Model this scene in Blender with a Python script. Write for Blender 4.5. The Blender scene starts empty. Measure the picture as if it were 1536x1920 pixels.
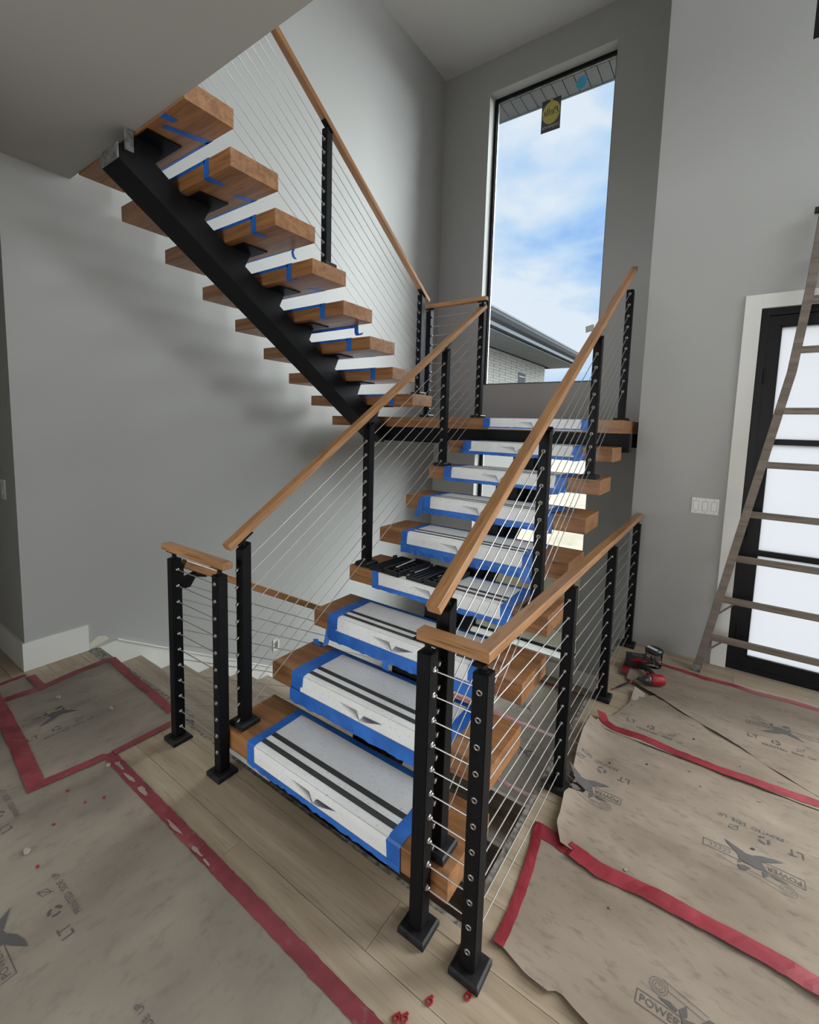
import bpy, bmesh, math, random
from mathutils import Vector, Matrix, noise as mnoise

random.seed(7)
scene = bpy.context.scene
col = scene.collection

# ------------------------------------------------------------------ camera
CAM = Vector((1.7316, -1.4700, 1.6521))
YAW, PITCH, ROLL = 0.61066, 0.100868, 0.0288014
F_PX, PP_Y = 851.147, 884.713
fw = Vector((-math.sin(YAW)*math.cos(PITCH), math.cos(YAW)*math.cos(PITCH), -math.sin(PITCH)))
rt = fw.cross(Vector((0, 0, 1))).normalized()
up = rt.cross(fw)
rt, up = math.cos(ROLL)*rt + math.sin(ROLL)*up, -math.sin(ROLL)*rt + math.cos(ROLL)*up
cam_data = bpy.data.cameras.new('camera')
cam_data.sensor_fit = 'HORIZONTAL'
cam_data.sensor_width = 36.0
cam_data.lens = F_PX/1536*36.0
cam_data.shift_y = -(960-PP_Y)/1536
cam_data.clip_start = 0.02
cam = bpy.data.objects.new('camera', cam_data)
col.objects.link(cam)
mw = Matrix((rt, up, -fw)).transposed().to_4x4()
mw.translation = CAM
cam.matrix_world = mw
scene.camera = cam

# ------------------------------------------------------------------ render look
scene.view_settings.view_transform = 'Standard'
scene.view_settings.look = 'None'
scene.view_settings.gamma = 1.0
scene.view_settings.use_curve_mapping = False
scene.view_settings.exposure = 0.0
scene.cycles.use_denoising = True
scene.cycles.max_bounces = 7
scene.cycles.diffuse_bounces = 4
scene.cycles.use_adaptive_sampling = True
scene.cycles.adaptive_threshold = 0.03
scene.cycles.adaptive_min_samples = 20
scene.cycles.sample_clamp_indirect = 6.0

# ------------------------------------------------------------------ world: bright sky with broken cloud
world = bpy.data.worlds.new('sky')
scene.world = world
world.use_nodes = True
nt = world.node_tree
nt.nodes.clear()
wo = nt.nodes.new('ShaderNodeOutputWorld')
bg = nt.nodes.new('ShaderNodeBackground')
tc = nt.nodes.new('ShaderNodeTexCoord')
mp = nt.nodes.new('ShaderNodeMapping')
mp.inputs['Scale'].default_value = (1.0, 1.0, 1.9)
mp.inputs['Location'].default_value = (0.35, 0.2, 0.1)
n1 = nt.nodes.new('ShaderNodeTexNoise')
n1.inputs['Scale'].default_value = 3.1
n1.inputs['Detail'].default_value = 7
n1.inputs['Roughness'].default_value = 0.52
n1.inputs['Distortion'].default_value = 0.25
cr = nt.nodes.new('ShaderNodeValToRGB')
cr.color_ramp.elements[0].position = 0.37
cr.color_ramp.elements[0].color = (0.22, 0.46, 0.95, 1)
cr.color_ramp.elements[1].position = 0.58
cr.color_ramp.elements[1].color = (0.80, 0.88, 0.99, 1)
e = cr.color_ramp.elements.new(0.47)
e.color = (0.50, 0.70, 0.98, 1)
nt.links.new(tc.outputs['Generated'], mp.inputs['Vector'])
nt.links.new(mp.outputs['Vector'], n1.inputs['Vector'])
nt.links.new(n1.outputs['Fac'], cr.inputs['Fac'])
nt.links.new(cr.outputs['Color'], bg.inputs['Color'])
bg.inputs['Strength'].default_value = 1.0
nt.links.new(bg.outputs['Background'], wo.inputs['Surface'])

# ------------------------------------------------------------------ sun (hazy, from beyond the tall window), daylight at unseen windows behind and right, two added fill lamps
def sun(name, to_sun, strength, angle, color):
    l = bpy.data.lights.new(name, 'SUN')
    l.energy = strength; l.angle = math.radians(angle); l.color = color
    o = bpy.data.objects.new(name, l); col.objects.link(o)
    o.rotation_euler = Vector(to_sun).to_track_quat('Z', 'Y').to_euler()
    return o
def area(name, loc, facing, sx, sy, power, color):
    l = bpy.data.lights.new(name, 'AREA')
    l.shape = 'RECTANGLE'; l.size = sx; l.size_y = sy; l.energy = power; l.color = color
    o = bpy.data.objects.new(name, l); col.objects.link(o)
    o.location = loc
    o.rotation_euler = (-Vector(facing)).to_track_quat('Z', 'Y').to_euler()
    return o
sun('hazy_sun', (0.40, 0.76, 0.50), 24.0, 68, (0.93, 0.98, 1.0))
area('rear_window_daylight', (-0.35, -7.12, 1.55), (0.12, 1, 0), 4.4, 2.3, 205, (0.98, 1.0, 0.985))
area('side_window_daylight', (5.72, -1.2, 1.7), (-1, 0, 0), 3.6, 2.3, 26, (1.0, 0.97, 0.93))
area('entry_fill_light', (4.3, 2.46, 1.45), (-0.25, -1, -0.3), 1.9, 2.2, 58, (1.0, 0.98, 0.95))  # added fill lamp out of view, brightens the right floor and paper
area('gallery_fill_light', (5.72, 1.15, 5.0), (-1, 0.12, 0.12), 1.5, 1.6, 120, (0.93, 0.98, 1.0))  # added fill lamp out of view, lifts the left wall and high ceiling

# ------------------------------------------------------------------ materials
M = {}
def nodes_of(name):
    m = bpy.data.materials.new(name); m.use_nodes = True
    t = m.node_tree; b = t.nodes['Principled BSDF']
    M[name] = m
    return m, t, b
def plain(name, c, rough=0.5, metal=0.0, spec=0.5, bump=0.0, bscale=200.0):
    m, t, b = nodes_of(name)
    b.inputs['Base Color'].default_value = (*c, 1)
    b.inputs['Roughness'].default_value = rough
    b.inputs['Metallic'].default_value = metal
    b.inputs['Specular IOR Level'].default_value = spec
    if bump:
        tcn = t.nodes.new('ShaderNodeTexCoord'); n = t.nodes.new('ShaderNodeTexNoise')
        n.inputs['Scale'].default_value = bscale; n.inputs['Detail'].default_value = 3
        bp = t.nodes.new('ShaderNodeBump'); bp.inputs['Strength'].default_value = bump; bp.inputs['Distance'].default_value = 0.002
        t.links.new(tcn.outputs['Object'], n.inputs['Vector'])
        t.links.new(n.outputs['Fac'], bp.inputs['Height']); t.links.new(bp.outputs['Normal'], b.inputs['Normal'])
    return m
def mottled(name, c1, c2, scale, rough=0.6, lo=0.35, hi=0.65, stretch=(1, 1, 1), rot=0.0, detail=6, bump=0.0, c3=None, s3=60.0, lo3=0.62, hi3=0.72, metal=0.0, spec=0.5, per_object=0.0):
    m, t, b = nodes_of(name)
    tcn = t.nodes.new('ShaderNodeTexCoord'); mpn = t.nodes.new('ShaderNodeMapping')
    mpn.inputs['Scale'].default_value = stretch; mpn.inputs['Rotation'].default_value = (0, 0, rot)
    t.links.new(tcn.outputs['Object'], mpn.inputs['Vector'])
    vec = mpn.outputs['Vector']
    if per_object:
        oi = t.nodes.new('ShaderNodeObjectInfo'); ad = t.nodes.new('ShaderNodeVectorMath'); ad.operation = 'MULTIPLY_ADD'
        cx = t.nodes.new('ShaderNodeCombineXYZ')
        for k in range(3): t.links.new(oi.outputs['Random'], cx.inputs[k])
        ad.inputs[1].default_value = (per_object,)*3
        t.links.new(cx.outputs['Vector'], ad.inputs[0]); t.links.new(vec, ad.inputs[2])
        vec = ad.outputs['Vector']
    n = t.nodes.new('ShaderNodeTexNoise'); n.inputs['Scale'].default_value = scale; n.inputs['Detail'].default_value = detail
    n.inputs['Distortion'].default_value = 0.3
    t.links.new(vec, n.inputs['Vector'])
    r = t.nodes.new('ShaderNodeValToRGB')
    r.color_ramp.elements[0].position = lo; r.color_ramp.elements[0].color = (*c1, 1)
    r.color_ramp.elements[1].position = hi; r.color_ramp.elements[1].color = (*c2, 1)
    t.links.new(n.outputs['Fac'], r.inputs['Fac'])
    out = r.outputs['Color']
    if c3:
        n3 = t.nodes.new('ShaderNodeTexNoise'); n3.inputs['Scale'].default_value = s3; n3.inputs['Detail'].default_value = 5
        n3.inputs['Roughness'].default_value = 0.65
        t.links.new(vec, n3.inputs['Vector'])
        r3 = t.nodes.new('ShaderNodeValToRGB')
        r3.color_ramp.elements[0].position = lo3; r3.color_ramp.elements[0].color = (0, 0, 0, 1)
        r3.color_ramp.elements[1].position = hi3; r3.color_ramp.elements[1].color = (1, 1, 1, 1)
        t.links.new(n3.outputs['Fac'], r3.inputs['Fac'])
        mx = t.nodes.new('ShaderNodeMixRGB'); mx.inputs['Color2'].default_value = (*c3, 1)
        t.links.new(r3.outputs['Color'], mx.inputs['Fac']); t.links.new(out, mx.inputs['Color1'])
        out = mx.outputs['Color']
    t.links.new(out, b.inputs['Base Color'])
    b.inputs['Roughness'].default_value = rough; b.inputs['Metallic'].default_value = metal
    b.inputs['Specular IOR Level'].default_value = spec
    if bump:
        bp = t.nodes.new('ShaderNodeBump'); bp.inputs['Strength'].default_value = bump; bp.inputs['Distance'].default_value = 0.004
        t.links.new(n.outputs['Fac'], bp.inputs['Height']); t.links.new(bp.outputs['Normal'], b.inputs['Normal'])
    return m
def wood(name, dark, light, pore, rough=0.42, grain=1.0, per=40.0, spec=0.4):
    m, t, b = nodes_of(name)
    tcn = t.nodes.new('ShaderNodeTexCoord'); mpn = t.nodes.new('ShaderNodeMapping')
    mpn.inputs['Scale'].default_value = (1.1*grain, 13*grain, 13*grain)
    oi = t.nodes.new('ShaderNodeObjectInfo'); cx = t.nodes.new('ShaderNodeCombineXYZ'); ad = t.nodes.new('ShaderNodeVectorMath'); ad.operation = 'MULTIPLY_ADD'
    for k in range(3): t.links.new(oi.outputs['Random'], cx.inputs[k])
    ad.inputs[1].default_value = (per,)*3
    t.links.new(tcn.outputs['Object'], mpn.inputs['Vector'])
    t.links.new(cx.outputs['Vector'], ad.inputs[0]); t.links.new(mpn.outputs['Vector'], ad.inputs[2])
    n = t.nodes.new('ShaderNodeTexNoise'); n.inputs['Scale'].default_value = 1.6; n.inputs['Detail'].default_value = 6; n.inputs['Distortion'].default_value = 0.9
    t.links.new(ad.outputs['Vector'], n.inputs['Vector'])
    r = t.nodes.new('ShaderNodeValToRGB')
    r.color_ramp.elements[0].position = 0.33; r.color_ramp.elements[0].color = (*dark, 1)
    r.color_ramp.elements[1].position = 0.66; r.color_ramp.elements[1].color = (*light, 1)
    t.links.new(n.outputs['Fac'], r.inputs['Fac'])
    mp2 = t.nodes.new('ShaderNodeMapping'); mp2.inputs['Scale'].default_value = (4.0, 95, 95)
    t.links.new(tcn.outputs['Object'], mp2.inputs['Vector'])
    n2 = t.nodes.new('ShaderNodeTexNoise'); n2.inputs['Scale'].default_value = 1.4; n2.inputs['Detail'].default_value = 3
    t.links.new(mp2.outputs['Vector'], n2.inputs['Vector'])
    r2 = t.nodes.new('ShaderNodeValToRGB')
    r2.color_ramp.elements[0].position = 0.56; r2.color_ramp.elements[0].color = (0, 0, 0, 1)
    r2.color_ramp.elements[1].position = 0.70; r2.color_ramp.elements[1].color = (0.75, 0.75, 0.75, 1)
    t.links.new(n2.outputs['Fac'], r2.inputs['Fac'])
    mx = t.nodes.new('ShaderNodeMixRGB'); mx.inputs['Color2'].default_value = (*pore, 1)
    t.links.new(r2.outputs['Color'], mx.inputs['Fac']); t.links.new(r.outputs['Color'], mx.inputs['Color1'])
    t.links.new(mx.outputs['Color'], b.inputs['Base Color'])
    bp = t.nodes.new('ShaderNodeBump'); bp.inputs['Strength'].default_value = 0.25; bp.inputs['Distance'].default_value = 0.001
    t.links.new(n2.outputs['Fac'], bp.inputs['Height']); t.links.new(bp.outputs['Normal'], b.inputs['Normal'])
    b.inputs['Roughness'].default_value = rough; b.inputs['Specular IOR Level'].default_value = spec
    return m

plain('wall_paint', (0.408, 0.408, 0.394), 0.75, spec=0.25, bump=0.10, bscale=260)
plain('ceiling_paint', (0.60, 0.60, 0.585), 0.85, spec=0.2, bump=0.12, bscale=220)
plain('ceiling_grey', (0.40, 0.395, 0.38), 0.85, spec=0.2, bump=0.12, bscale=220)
plain('white_trim', (0.72, 0.72, 0.68), 0.5)
plain('patch_plaster', (0.62, 0.59, 0.48), 0.9)
wood('oak', (0.215, 0.094, 0.035), (0.375, 0.178, 0.070), (0.15, 0.062, 0.024))
wood('oak_rail', (0.29, 0.140, 0.054), (0.43, 0.222, 0.094), (0.13, 0.062, 0.026), rough=0.36)
wood('floor_oak', (0.33, 0.255, 0.175), (0.45, 0.365, 0.265), (0.26, 0.195, 0.13), rough=0.55, grain=0.55)
wood('step_oak', (0.30, 0.235, 0.175), (0.42, 0.345, 0.265), (0.25, 0.19, 0.135), rough=0.55, grain=0.7)
plain('black_metal', (0.006, 0.006, 0.007), 0.5, spec=0.14, bump=0.04, bscale=500)
mottled('black_dusty', (0.008, 0.008, 0.009), (0.022, 0.022, 0.023), 22, rough=0.55, spec=0.2)
plain('black_frame', (0.010, 0.009, 0.011), 0.42, spec=0.2)
plain('steel', (0.40, 0.388, 0.37), 0.36, metal=1.0)
plain('cable_steel', (0.46, 0.45, 0.43), 0.40, metal=0.85)
mottled('galvanised', (0.14, 0.145, 0.14), (0.30, 0.31, 0.30), 30, rough=0.5, metal=0.5)
mottled('cover_white', (0.78, 0.785, 0.775), (0.86, 0.865, 0.855), 5, rough=0.6, c3=(0.50, 0.49, 0.465), s3=75, lo3=0.58, hi3=0.74, per_object=20)
plain('cover_black', (0.035, 0.035, 0.032), 0.6)
plain('logo_ink', (0.015, 0.025, 0.06), 0.6)
mottled('blue_tape', (0.012, 0.105, 0.42), (0.022, 0.165, 0.60), 9, rough=0.45, per_object=9)
mottled('red_tape', (0.20, 0.015, 0.024), (0.31, 0.032, 0.047), 9, rough=0.4, c3=(0.20, 0.03, 0.04), s3=30, per_object=9)
mottled('kraft_paper', (0.222, 0.178, 0.136), (0.315, 0.258, 0.203), 2.6, rough=0.85, c3=(0.115, 0.094, 0.075), s3=21, lo3=0.53, hi3=0.90, spec=0.15, bump=0.5, stretch=(0.8, 2.0, 1.0), rot=-0.55)
mottled('kraft_worn', (0.215, 0.185, 0.150), (0.31, 0.262, 0.212), 2.1, rough=0.88, c3=(0.14, 0.118, 0.095), s3=15, lo3=0.52, hi3=0.98, spec=0.15, bump=0.4, stretch=(1.6, 0.9, 1.0), rot=0.4)
plain('print_ink', (0.095, 0.088, 0.084), 0.85)
plain('torn_paper', (0.36, 0.31, 0.26), 0.9)
mottled('red_tape_dusty', (0.17, 0.026, 0.034), (0.28, 0.050, 0.060), 7, rough=0.55, c3=(0.22, 0.13, 0.11), s3=24, lo3=0.58, hi3=0.75, per_object=9)
plain('torn_pink', (0.33, 0.24, 0.215), 0.9)
mottled('edge_grit', (0.10, 0.085, 0.07), (0.33, 0.295, 0.25), 40, rough=0.9, lo=0.36, hi=0.62)
mottled('edge_dust', (0.20, 0.16, 0.12), (0.42, 0.36, 0.29), 30, rough=0.9, lo=0.4, hi=0.6)
wood('ladder_wood', (0.135, 0.108, 0.084), (0.215, 0.178, 0.142), (0.085, 0.066, 0.05), rough=0.6, grain=0.8)
plain('rubber_black', (0.012, 0.012, 0.012), 0.7)
plain('case_plastic', (0.010, 0.010, 0.011), 0.45, bump=0.15, bscale=120)
plain('tool_red', (0.30, 0.010, 0.014), 0.35)
plain('tool_grey', (0.12, 0.12, 0.125), 0.35, metal=0.7)
plain('sticker_yellow', (0.62, 0.56, 0.16), 0.6)
plain('sticker_grey', (0.10, 0.098, 0.10), 0.6)
plain('sticker_white', (0.65, 0.66, 0.66), 0.6)
plain('tape_cyan', (0.10, 0.50, 0.75), 0.6)
plain('switch_line', (0.30, 0.30, 0.28), 0.5)
plain('switch_white', (0.72, 0.72, 0.68), 0.4)
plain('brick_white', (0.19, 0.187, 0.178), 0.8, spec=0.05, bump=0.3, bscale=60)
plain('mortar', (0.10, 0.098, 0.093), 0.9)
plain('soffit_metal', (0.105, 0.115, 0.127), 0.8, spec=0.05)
plain('soffit_grey', (0.030, 0.033, 0.039), 0.8, spec=0.05)
plain('soffit_board', (0.085, 0.088, 0.094), 0.6)
plain('soffit_light', (0.16, 0.168, 0.178), 0.8, spec=0.05)
plain('soffit_gap', (0.010, 0.011, 0.012), 0.9, spec=0.0)
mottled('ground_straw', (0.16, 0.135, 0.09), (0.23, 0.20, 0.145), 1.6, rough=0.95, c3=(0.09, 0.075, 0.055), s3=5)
plain('concrete', (0.30, 0.30, 0.29), 0.9)

def glass(name, rough, tint, mix):
    m = bpy.data.materials.new(name); m.use_nodes = True; M[name] = m
    t = m.node_tree; t.nodes.clear()
    o = t.nodes.new('ShaderNodeOutputMaterial'); tr = t.nodes.new('ShaderNodeBsdfTransparent'); gl = t.nodes.new('ShaderNodeBsdfGlossy')
    tr.inputs['Color'].default_value = (*tint, 1); gl.inputs['Roughness'].default_value = rough
    fr = t.nodes.new('ShaderNodeFresnel'); fr.inputs['IOR'].default_value = 1.25
    mx = t.nodes.new('ShaderNodeMixShader')
    t.links.new(fr.outputs['Fac'], mx.inputs['Fac']); t.links.new(tr.outputs[0], mx.inputs[1]); t.links.new(gl.outputs[0], mx.inputs[2])
    t.links.new(mx.outputs[0], o.inputs['Surface'])
glass('window_glass', 0.02, (0.97, 0.985, 0.98), 0.1)
def frosted():
    m = bpy.data.materials.new('frosted_glass'); m.use_nodes = True; M['frosted_glass'] = m
    t = m.node_tree; t.nodes.clear()
    o = t.nodes.new('ShaderNodeOutputMaterial'); tl = t.nodes.new('ShaderNodeBsdfTranslucent'); gl = t.nodes.new('ShaderNodeBsdfGlossy')
    tl.inputs['Color'].default_value = (0.36, 0.36, 0.366, 1); gl.inputs['Roughness'].default_value = 0.3
    mx = t.nodes.new('ShaderNodeMixShader'); mx.inputs['Fac'].default_value = 0.05
    t.links.new(tl.outputs[0], mx.inputs[1]); t.links.new(gl.outputs[0], mx.inputs[2]); t.links.new(mx.outputs[0], o.inputs['Surface'])
frosted()

# ------------------------------------------------------------------ mesh helpers
class MB:
    def __init__(s): s.v = []; s.f = []
    def add(s, vs, fs):
        b = len(s.v); s.v += [tuple(p) for p in vs]; s.f += [tuple(b+i for i in f) for f in fs]; return s
    def box(s, x0, x1, y0, y1, z0, z1, bev=0.0):
        if bev <= 0:
            vs = [(x, y, z) for x in (x0, x1) for y in (y0, y1) for z in (z0, z1)]
            return s.add(vs, [(0, 1, 3, 2), (4, 6, 7, 5), (0, 4, 5, 1), (2, 3, 7, 6), (0, 2, 6, 4), (1, 5, 7, 3)])
        bm = bmesh.new(); bmesh.ops.create_cube(bm, size=1.0)
        for v in bm.verts:
            v.co = Vector(((x0+x1)/2+v.co.x*(x1-x0), (y0+y1)/2+v.co.y*(y1-y0), (z0+z1)/2+v.co.z*(z1-z0)))
        bmesh.ops.bevel(bm, geom=list(bm.edges), offset=bev, segments=2, profile=0.7, affect='EDGES')
        bm.verts.index_update()
        s.add([v.co[:] for v in bm.verts], [[v.index for v in f.verts] for f in bm.faces]); bm.free(); return s
    def cyl(s, p0, p1, r0, r1=None, seg=12, cap=True):
        r1 = r0 if r1 is None else r1
        p0, p1 = Vector(p0), Vector(p1); d = (p1-p0).normalized()
        a = d.orthogonal().normalized(); b = d.cross(a)
        vs = []
        for p, r in ((p0, r0), (p1, r1)):
            vs += [p + r*(math.cos(2*math.pi*k/seg)*a + math.sin(2*math.pi*k/seg)*b) for k in range(seg)]
        fs = [(k, (k+1) % seg, seg+(k+1) % seg, seg+k) for k in range(seg)]
        if cap: fs += [tuple(reversed(range(seg))), tuple(range(seg, 2*seg))]
        return s.add(vs, fs)
    def lathe(s, p0, d, prof, seg=16):
        p0 = Vector(p0); d = Vector(d).normalized(); a = d.orthogonal().normalized(); b = d.cross(a); vs = []
        for (h, r) in prof:
            vs += [p0 + d*h + r*(math.cos(2*math.pi*k/seg)*a + math.sin(2*math.pi*k/seg)*b) for k in range(seg)]
        fs = []
        for i in range(len(prof)-1):
            fs += [(i*seg+k, i*seg+(k+1) % seg, (i+1)*seg+(k+1) % seg, (i+1)*seg+k) for k in range(seg)]
        fs += [tuple(reversed(range(seg))), tuple(range((len(prof)-1)*seg, len(prof)*seg))]
        return s.add(vs, fs)
    def tube(s, pts, r, seg=8):
        pts = [Vector(p) for p in pts]; vs = []; a = None
        for i, p in enumerate(pts):
            d = (pts[min(i+1, len(pts)-1)] - pts[max(i-1, 0)]).normalized()
            a = d.orthogonal().normalized() if a is None else (a - d*a.dot(d)).normalized()
            b = d.cross(a)
            vs += [p + r*(math.cos(2*math.pi*k/seg)*a + math.sin(2*math.pi*k/seg)*b) for k in range(seg)]
        n = len(pts)
        fs = [(i*seg+k, i*seg+(k+1) % seg, (i+1)*seg+(k+1) % seg, (i+1)*seg+k) for i in range(n-1) for k in range(seg)]
        fs += [tuple(reversed(range(seg))), tuple(range((n-1)*seg, n*seg))]
        return s.add(vs, fs)
    def prism(s, poly, ext):
        ext = Vector(ext); n = len(poly); p = [Vector(q) for q in poly]
        vs = p + [q+ext for q in p]
        fs = [tuple(range(n)), tuple(reversed(range(n, 2*n)))] + [(k, n+k, n+(k+1) % n, (k+1) % n) for k in range(n)]
        return s.add(vs, fs)
    def grid(s, rows):
        n = len(rows); m = len(rows[0]); b = [p for r in rows for p in r]
        return s.add(b, [(i*m+j, i*m+j+1, (i+1)*m+j+1, (i+1)*m+j) for i in range(n-1) for j in range(m-1)])
    def xform(s, mat):
        s.v = [tuple(mat @ Vector(p)) for p in s.v]; return s

def world_loc(o):
    p = Vector((0, 0, 0))
    while o is not None: p += o.location; o = o.parent
    return p
def mesh_of(name, mb, mat, off=Vector((0, 0, 0)), smooth=False):
    me = bpy.data.meshes.new(name)
    me.from_pydata([(p[0]-off.x, p[1]-off.y, p[2]-off.z) for p in mb.v], [], mb.f)
    bm = bmesh.new(); bm.from_mesh(me); bmesh.ops.recalc_face_normals(bm, faces=bm.faces); bm.to_mesh(me); bm.free()
    if smooth:
        for p in me.polygons: p.use_smooth = True
    me.materials.append(M[mat]); me.update()
    return me
def obj(name, mb, mat, parent=None, smooth=False, local=False, loc=None):
    """one mesh object; coordinates are the room's unless local"""
    off = Vector((0, 0, 0)) if local else (world_loc(parent) if parent else Vector((0, 0, 0)))
    if loc is not None: off = off + (Vector(loc) - (off if parent else Vector((0, 0, 0)))) if not local else off
    o = bpy.data.objects.new(name, mesh_of(name, mb, mat, off, smooth))
    col.objects.link(o); o.parent = parent
    if loc is not None and not local:
        o.location = Vector(loc) - (world_loc(parent) if parent else Vector((0, 0, 0)))
    return o
def inst(name, me, parent, loc, rot=None):
    o = bpy.data.objects.new(name, me); col.objects.link(o); o.parent = parent
    o.location = Vector(loc) - (world_loc(parent) if parent else Vector((0, 0, 0)))
    if rot is not None: o.rotation_euler = rot
    return o
def tag(o, label, cat, group=None, kind=None):
    o['label'] = label; o['category'] = cat
    if group: o['group'] = group
    if kind: o['kind'] = kind
    return o
def thing(name, label, cat, loc=(0, 0, 0), group=None, rot=None):
    o = bpy.data.objects.new(name, None); col.objects.link(o); o.location = loc; o.empty_display_size = 0.1
    if rot is not None: o.rotation_euler = rot
    return tag(o, label, cat, group)
def struct(name, mb, mat, label=None, cat=None, parent=None):
    o = obj(name, mb, mat, parent)
    if parent is None:
        o['kind'] = 'structure'
        o['label'] = label or name; o['category'] = cat or name.split('_')[0]
    return o
_glyph = {}
def text_mb(body, size, mat4, align='CENTER'):
    key = (body, size, align)
    if key not in _glyph:
        cu = bpy.data.curves.new('lettering', 'FONT'); cu.body = body; cu.size = size; cu.align_x = align; cu.align_y = 'CENTER'; cu.resolution_u = 2
        o = bpy.data.objects.new('lettering', cu)
        me = bpy.data.meshes.new_from_object(o)
        _glyph[key] = ([v.co.copy() for v in me.vertices], [tuple(p.vertices) for p in me.polygons])
        bpy.data.objects.remove(o); bpy.data.curves.remove(cu); bpy.data.meshes.remove(me)
    v, f = _glyph[key]
    return MB().add([mat4 @ p for p in v], f)

# ------------------------------------------------------------------ key dimensions (metres)
XW, YB, ZC, ZL = -1.881, 4.302, 6.41, 3.172        # left wall, window wall, high ceiling, low ceiling
YD, XC = 2.383, 1.155                              # door wall, its outer corner
RISE, RUN, Y0, Z1, TH, DEP = 0.19, 0.292, -0.301, 0.215, 0.095, 0.307
XL, XR = -0.133, 1.109
ZLAND, YLAND = Z1+8*RISE, Y0+8*RUN
WXL, WXR, WZB, WZT = -1.189, 0.358, 2.243, 6.004
YG = -0.329                                        # front line of the floor guards
POST, BASE, HB, HP = 0.049, 0.100, 0.025, 0.963
ZB = -1.57                                         # lower landing

# ------------------------------------------------------------------ setting: walls, ceilings
def boxes(*bs):
    m = MB()
    for b in bs: m.box(*b)
    return m
struct('wall_left', boxes((XW-0.15, XW, -0.585, YB+0.22, -3.4, ZC+0.1), (XW-0.15, XW, -2.6, -0.585, ZL+0.1, ZC+0.1)), 'wall_paint', 'grey painted wall beside the upper flight', 'wall')
LWB, LWT = -1.285, 1.36
struct('wall_back', boxes((XW, WXL, YB, YB+0.22, -3.4, ZC+0.1), (WXR, XC+0.15, YB, YB+0.22, -3.4, ZC+0.1), (WXL, WXR, YB, YB+0.22, WZT, ZC+0.1),
       (WXL, WXR, YB, YB+0.22, LWT, WZB), (WXL, WXR, YB, YB+0.22, -3.4, LWB)), 'wall_paint', 'grey wall around the tall window', 'wall')
struct('wall_return', boxes((XC, XC+0.15, YD+0.15, YB, -3.4, ZC+0.1), (XC, XC+0.15, -0.4, YD+0.15, -3.4, -0.24)), 'wall_paint', 'grey return wall beside the landing', 'wall')
DX0, DX1, DZ = 1.837, 2.98, 2.487
UX0, UX1, UZ0, UZ1 = 1.95, 2.95, 4.07, 5.75
struct('wall_right', boxes((XC, DX0, YD, YD+0.15, -0.3, ZC+0.1), (DX1, 3.3, YD, YD+0.15, -0.3, ZC+0.1), (5.3, 5.75, YD, YD+0.15, -0.3, ZC+0.1), (3.3, 5.3, YD, YD+0.15, -0.3, 0.3), (3.3, 5.3, YD, YD+0.15, 2.6, ZC+0.1), (DX0, DX1, YD, YD+0.15, DZ, UZ0),  # opening right of the door is added for the entry fill lamp
       (DX0, UX0, YD, YD+0.15, UZ0, ZC+0.1), (UX1, DX1, YD, YD+0.15, UZ0, ZC+0.1), (UX0, UX1, YD, YD+0.15, UZ1, ZC+0.1)), 'wall_paint', 'grey wall around the entry door', 'wall')
struct('wall_hall', boxes((-5.0, XW-0.15, -0.585, -0.435, -0.3, ZL+0.1)), 'wall_paint', 'dim grey hall wall at the left edge', 'wall')
struct('wall_light_block', boxes((-5.0, -0.95, -1.95, -1.80, -0.3, ZL)), 'wall_paint', 'added unseen wall that keeps rear light off the hall wall', 'wall')  # unseen wall added to block rear daylight from the hall wall
struct('wall_west', boxes((-5.15, -5.0, -7.1, -0.4, -0.3, ZL+0.1)), 'wall_paint', 'wall of the room behind the view', 'wall')
struct('wall_rear', boxes((-5.15, -2.55, -7.1, -6.95, -0.3, ZL+0.1), (1.85, 5.75, -7.1, -6.95, -0.3, ZL+0.1), (-2.55, 1.85, -7.1, -6.95, -0.3, 0.4), (-2.55, 1.85, -7.1, -6.95, 2.7, ZL+0.1)), 'wall_paint', 'window wall of the room behind the view', 'wall')
struct('wall_east', boxes((5.6, 5.75, -7.1, -3.0, -0.3, ZL+0.1), (5.6, 5.75, 0.6, YD+0.15, -0.3, 4.1), (5.6, 5.75, -3.0, 0.6, -0.3, 0.55), (5.6, 5.75, -3.0, 0.6, 2.85, 4.1),
       (5.6, 5.75, -2.6, -0.1, 4.1, ZC+0.1), (5.6, 5.75, 1.9, YD+0.15, 4.1, ZC+0.1), (5.6, 5.75, -0.1, 1.9, 5.9, ZC+0.1)), 'wall_paint', 'side wall with a window and an added opening beyond the right edge', 'wall')  # upper opening is added for the gallery fill lamp
struct('wall_gallery', boxes((XW-0.15, 5.75, -2.75, -2.6, ZL+0.2, ZC+0.1)), 'wall_paint', 'wall of the upper gallery', 'wall')
struct('ceiling', boxes((XW-0.15, 5.75, -2.75, YB+0.22, ZC, ZC+0.12)), 'ceiling_paint', 'high white ceiling over the stairwell', 'ceiling')
struct('ceiling_low', boxes((-5.15, 5.75, -7.1, -0.22, ZL, ZL+0.27)), 'ceiling_grey', 'low grey ceiling ending at the stairwell', 'ceiling')

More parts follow.
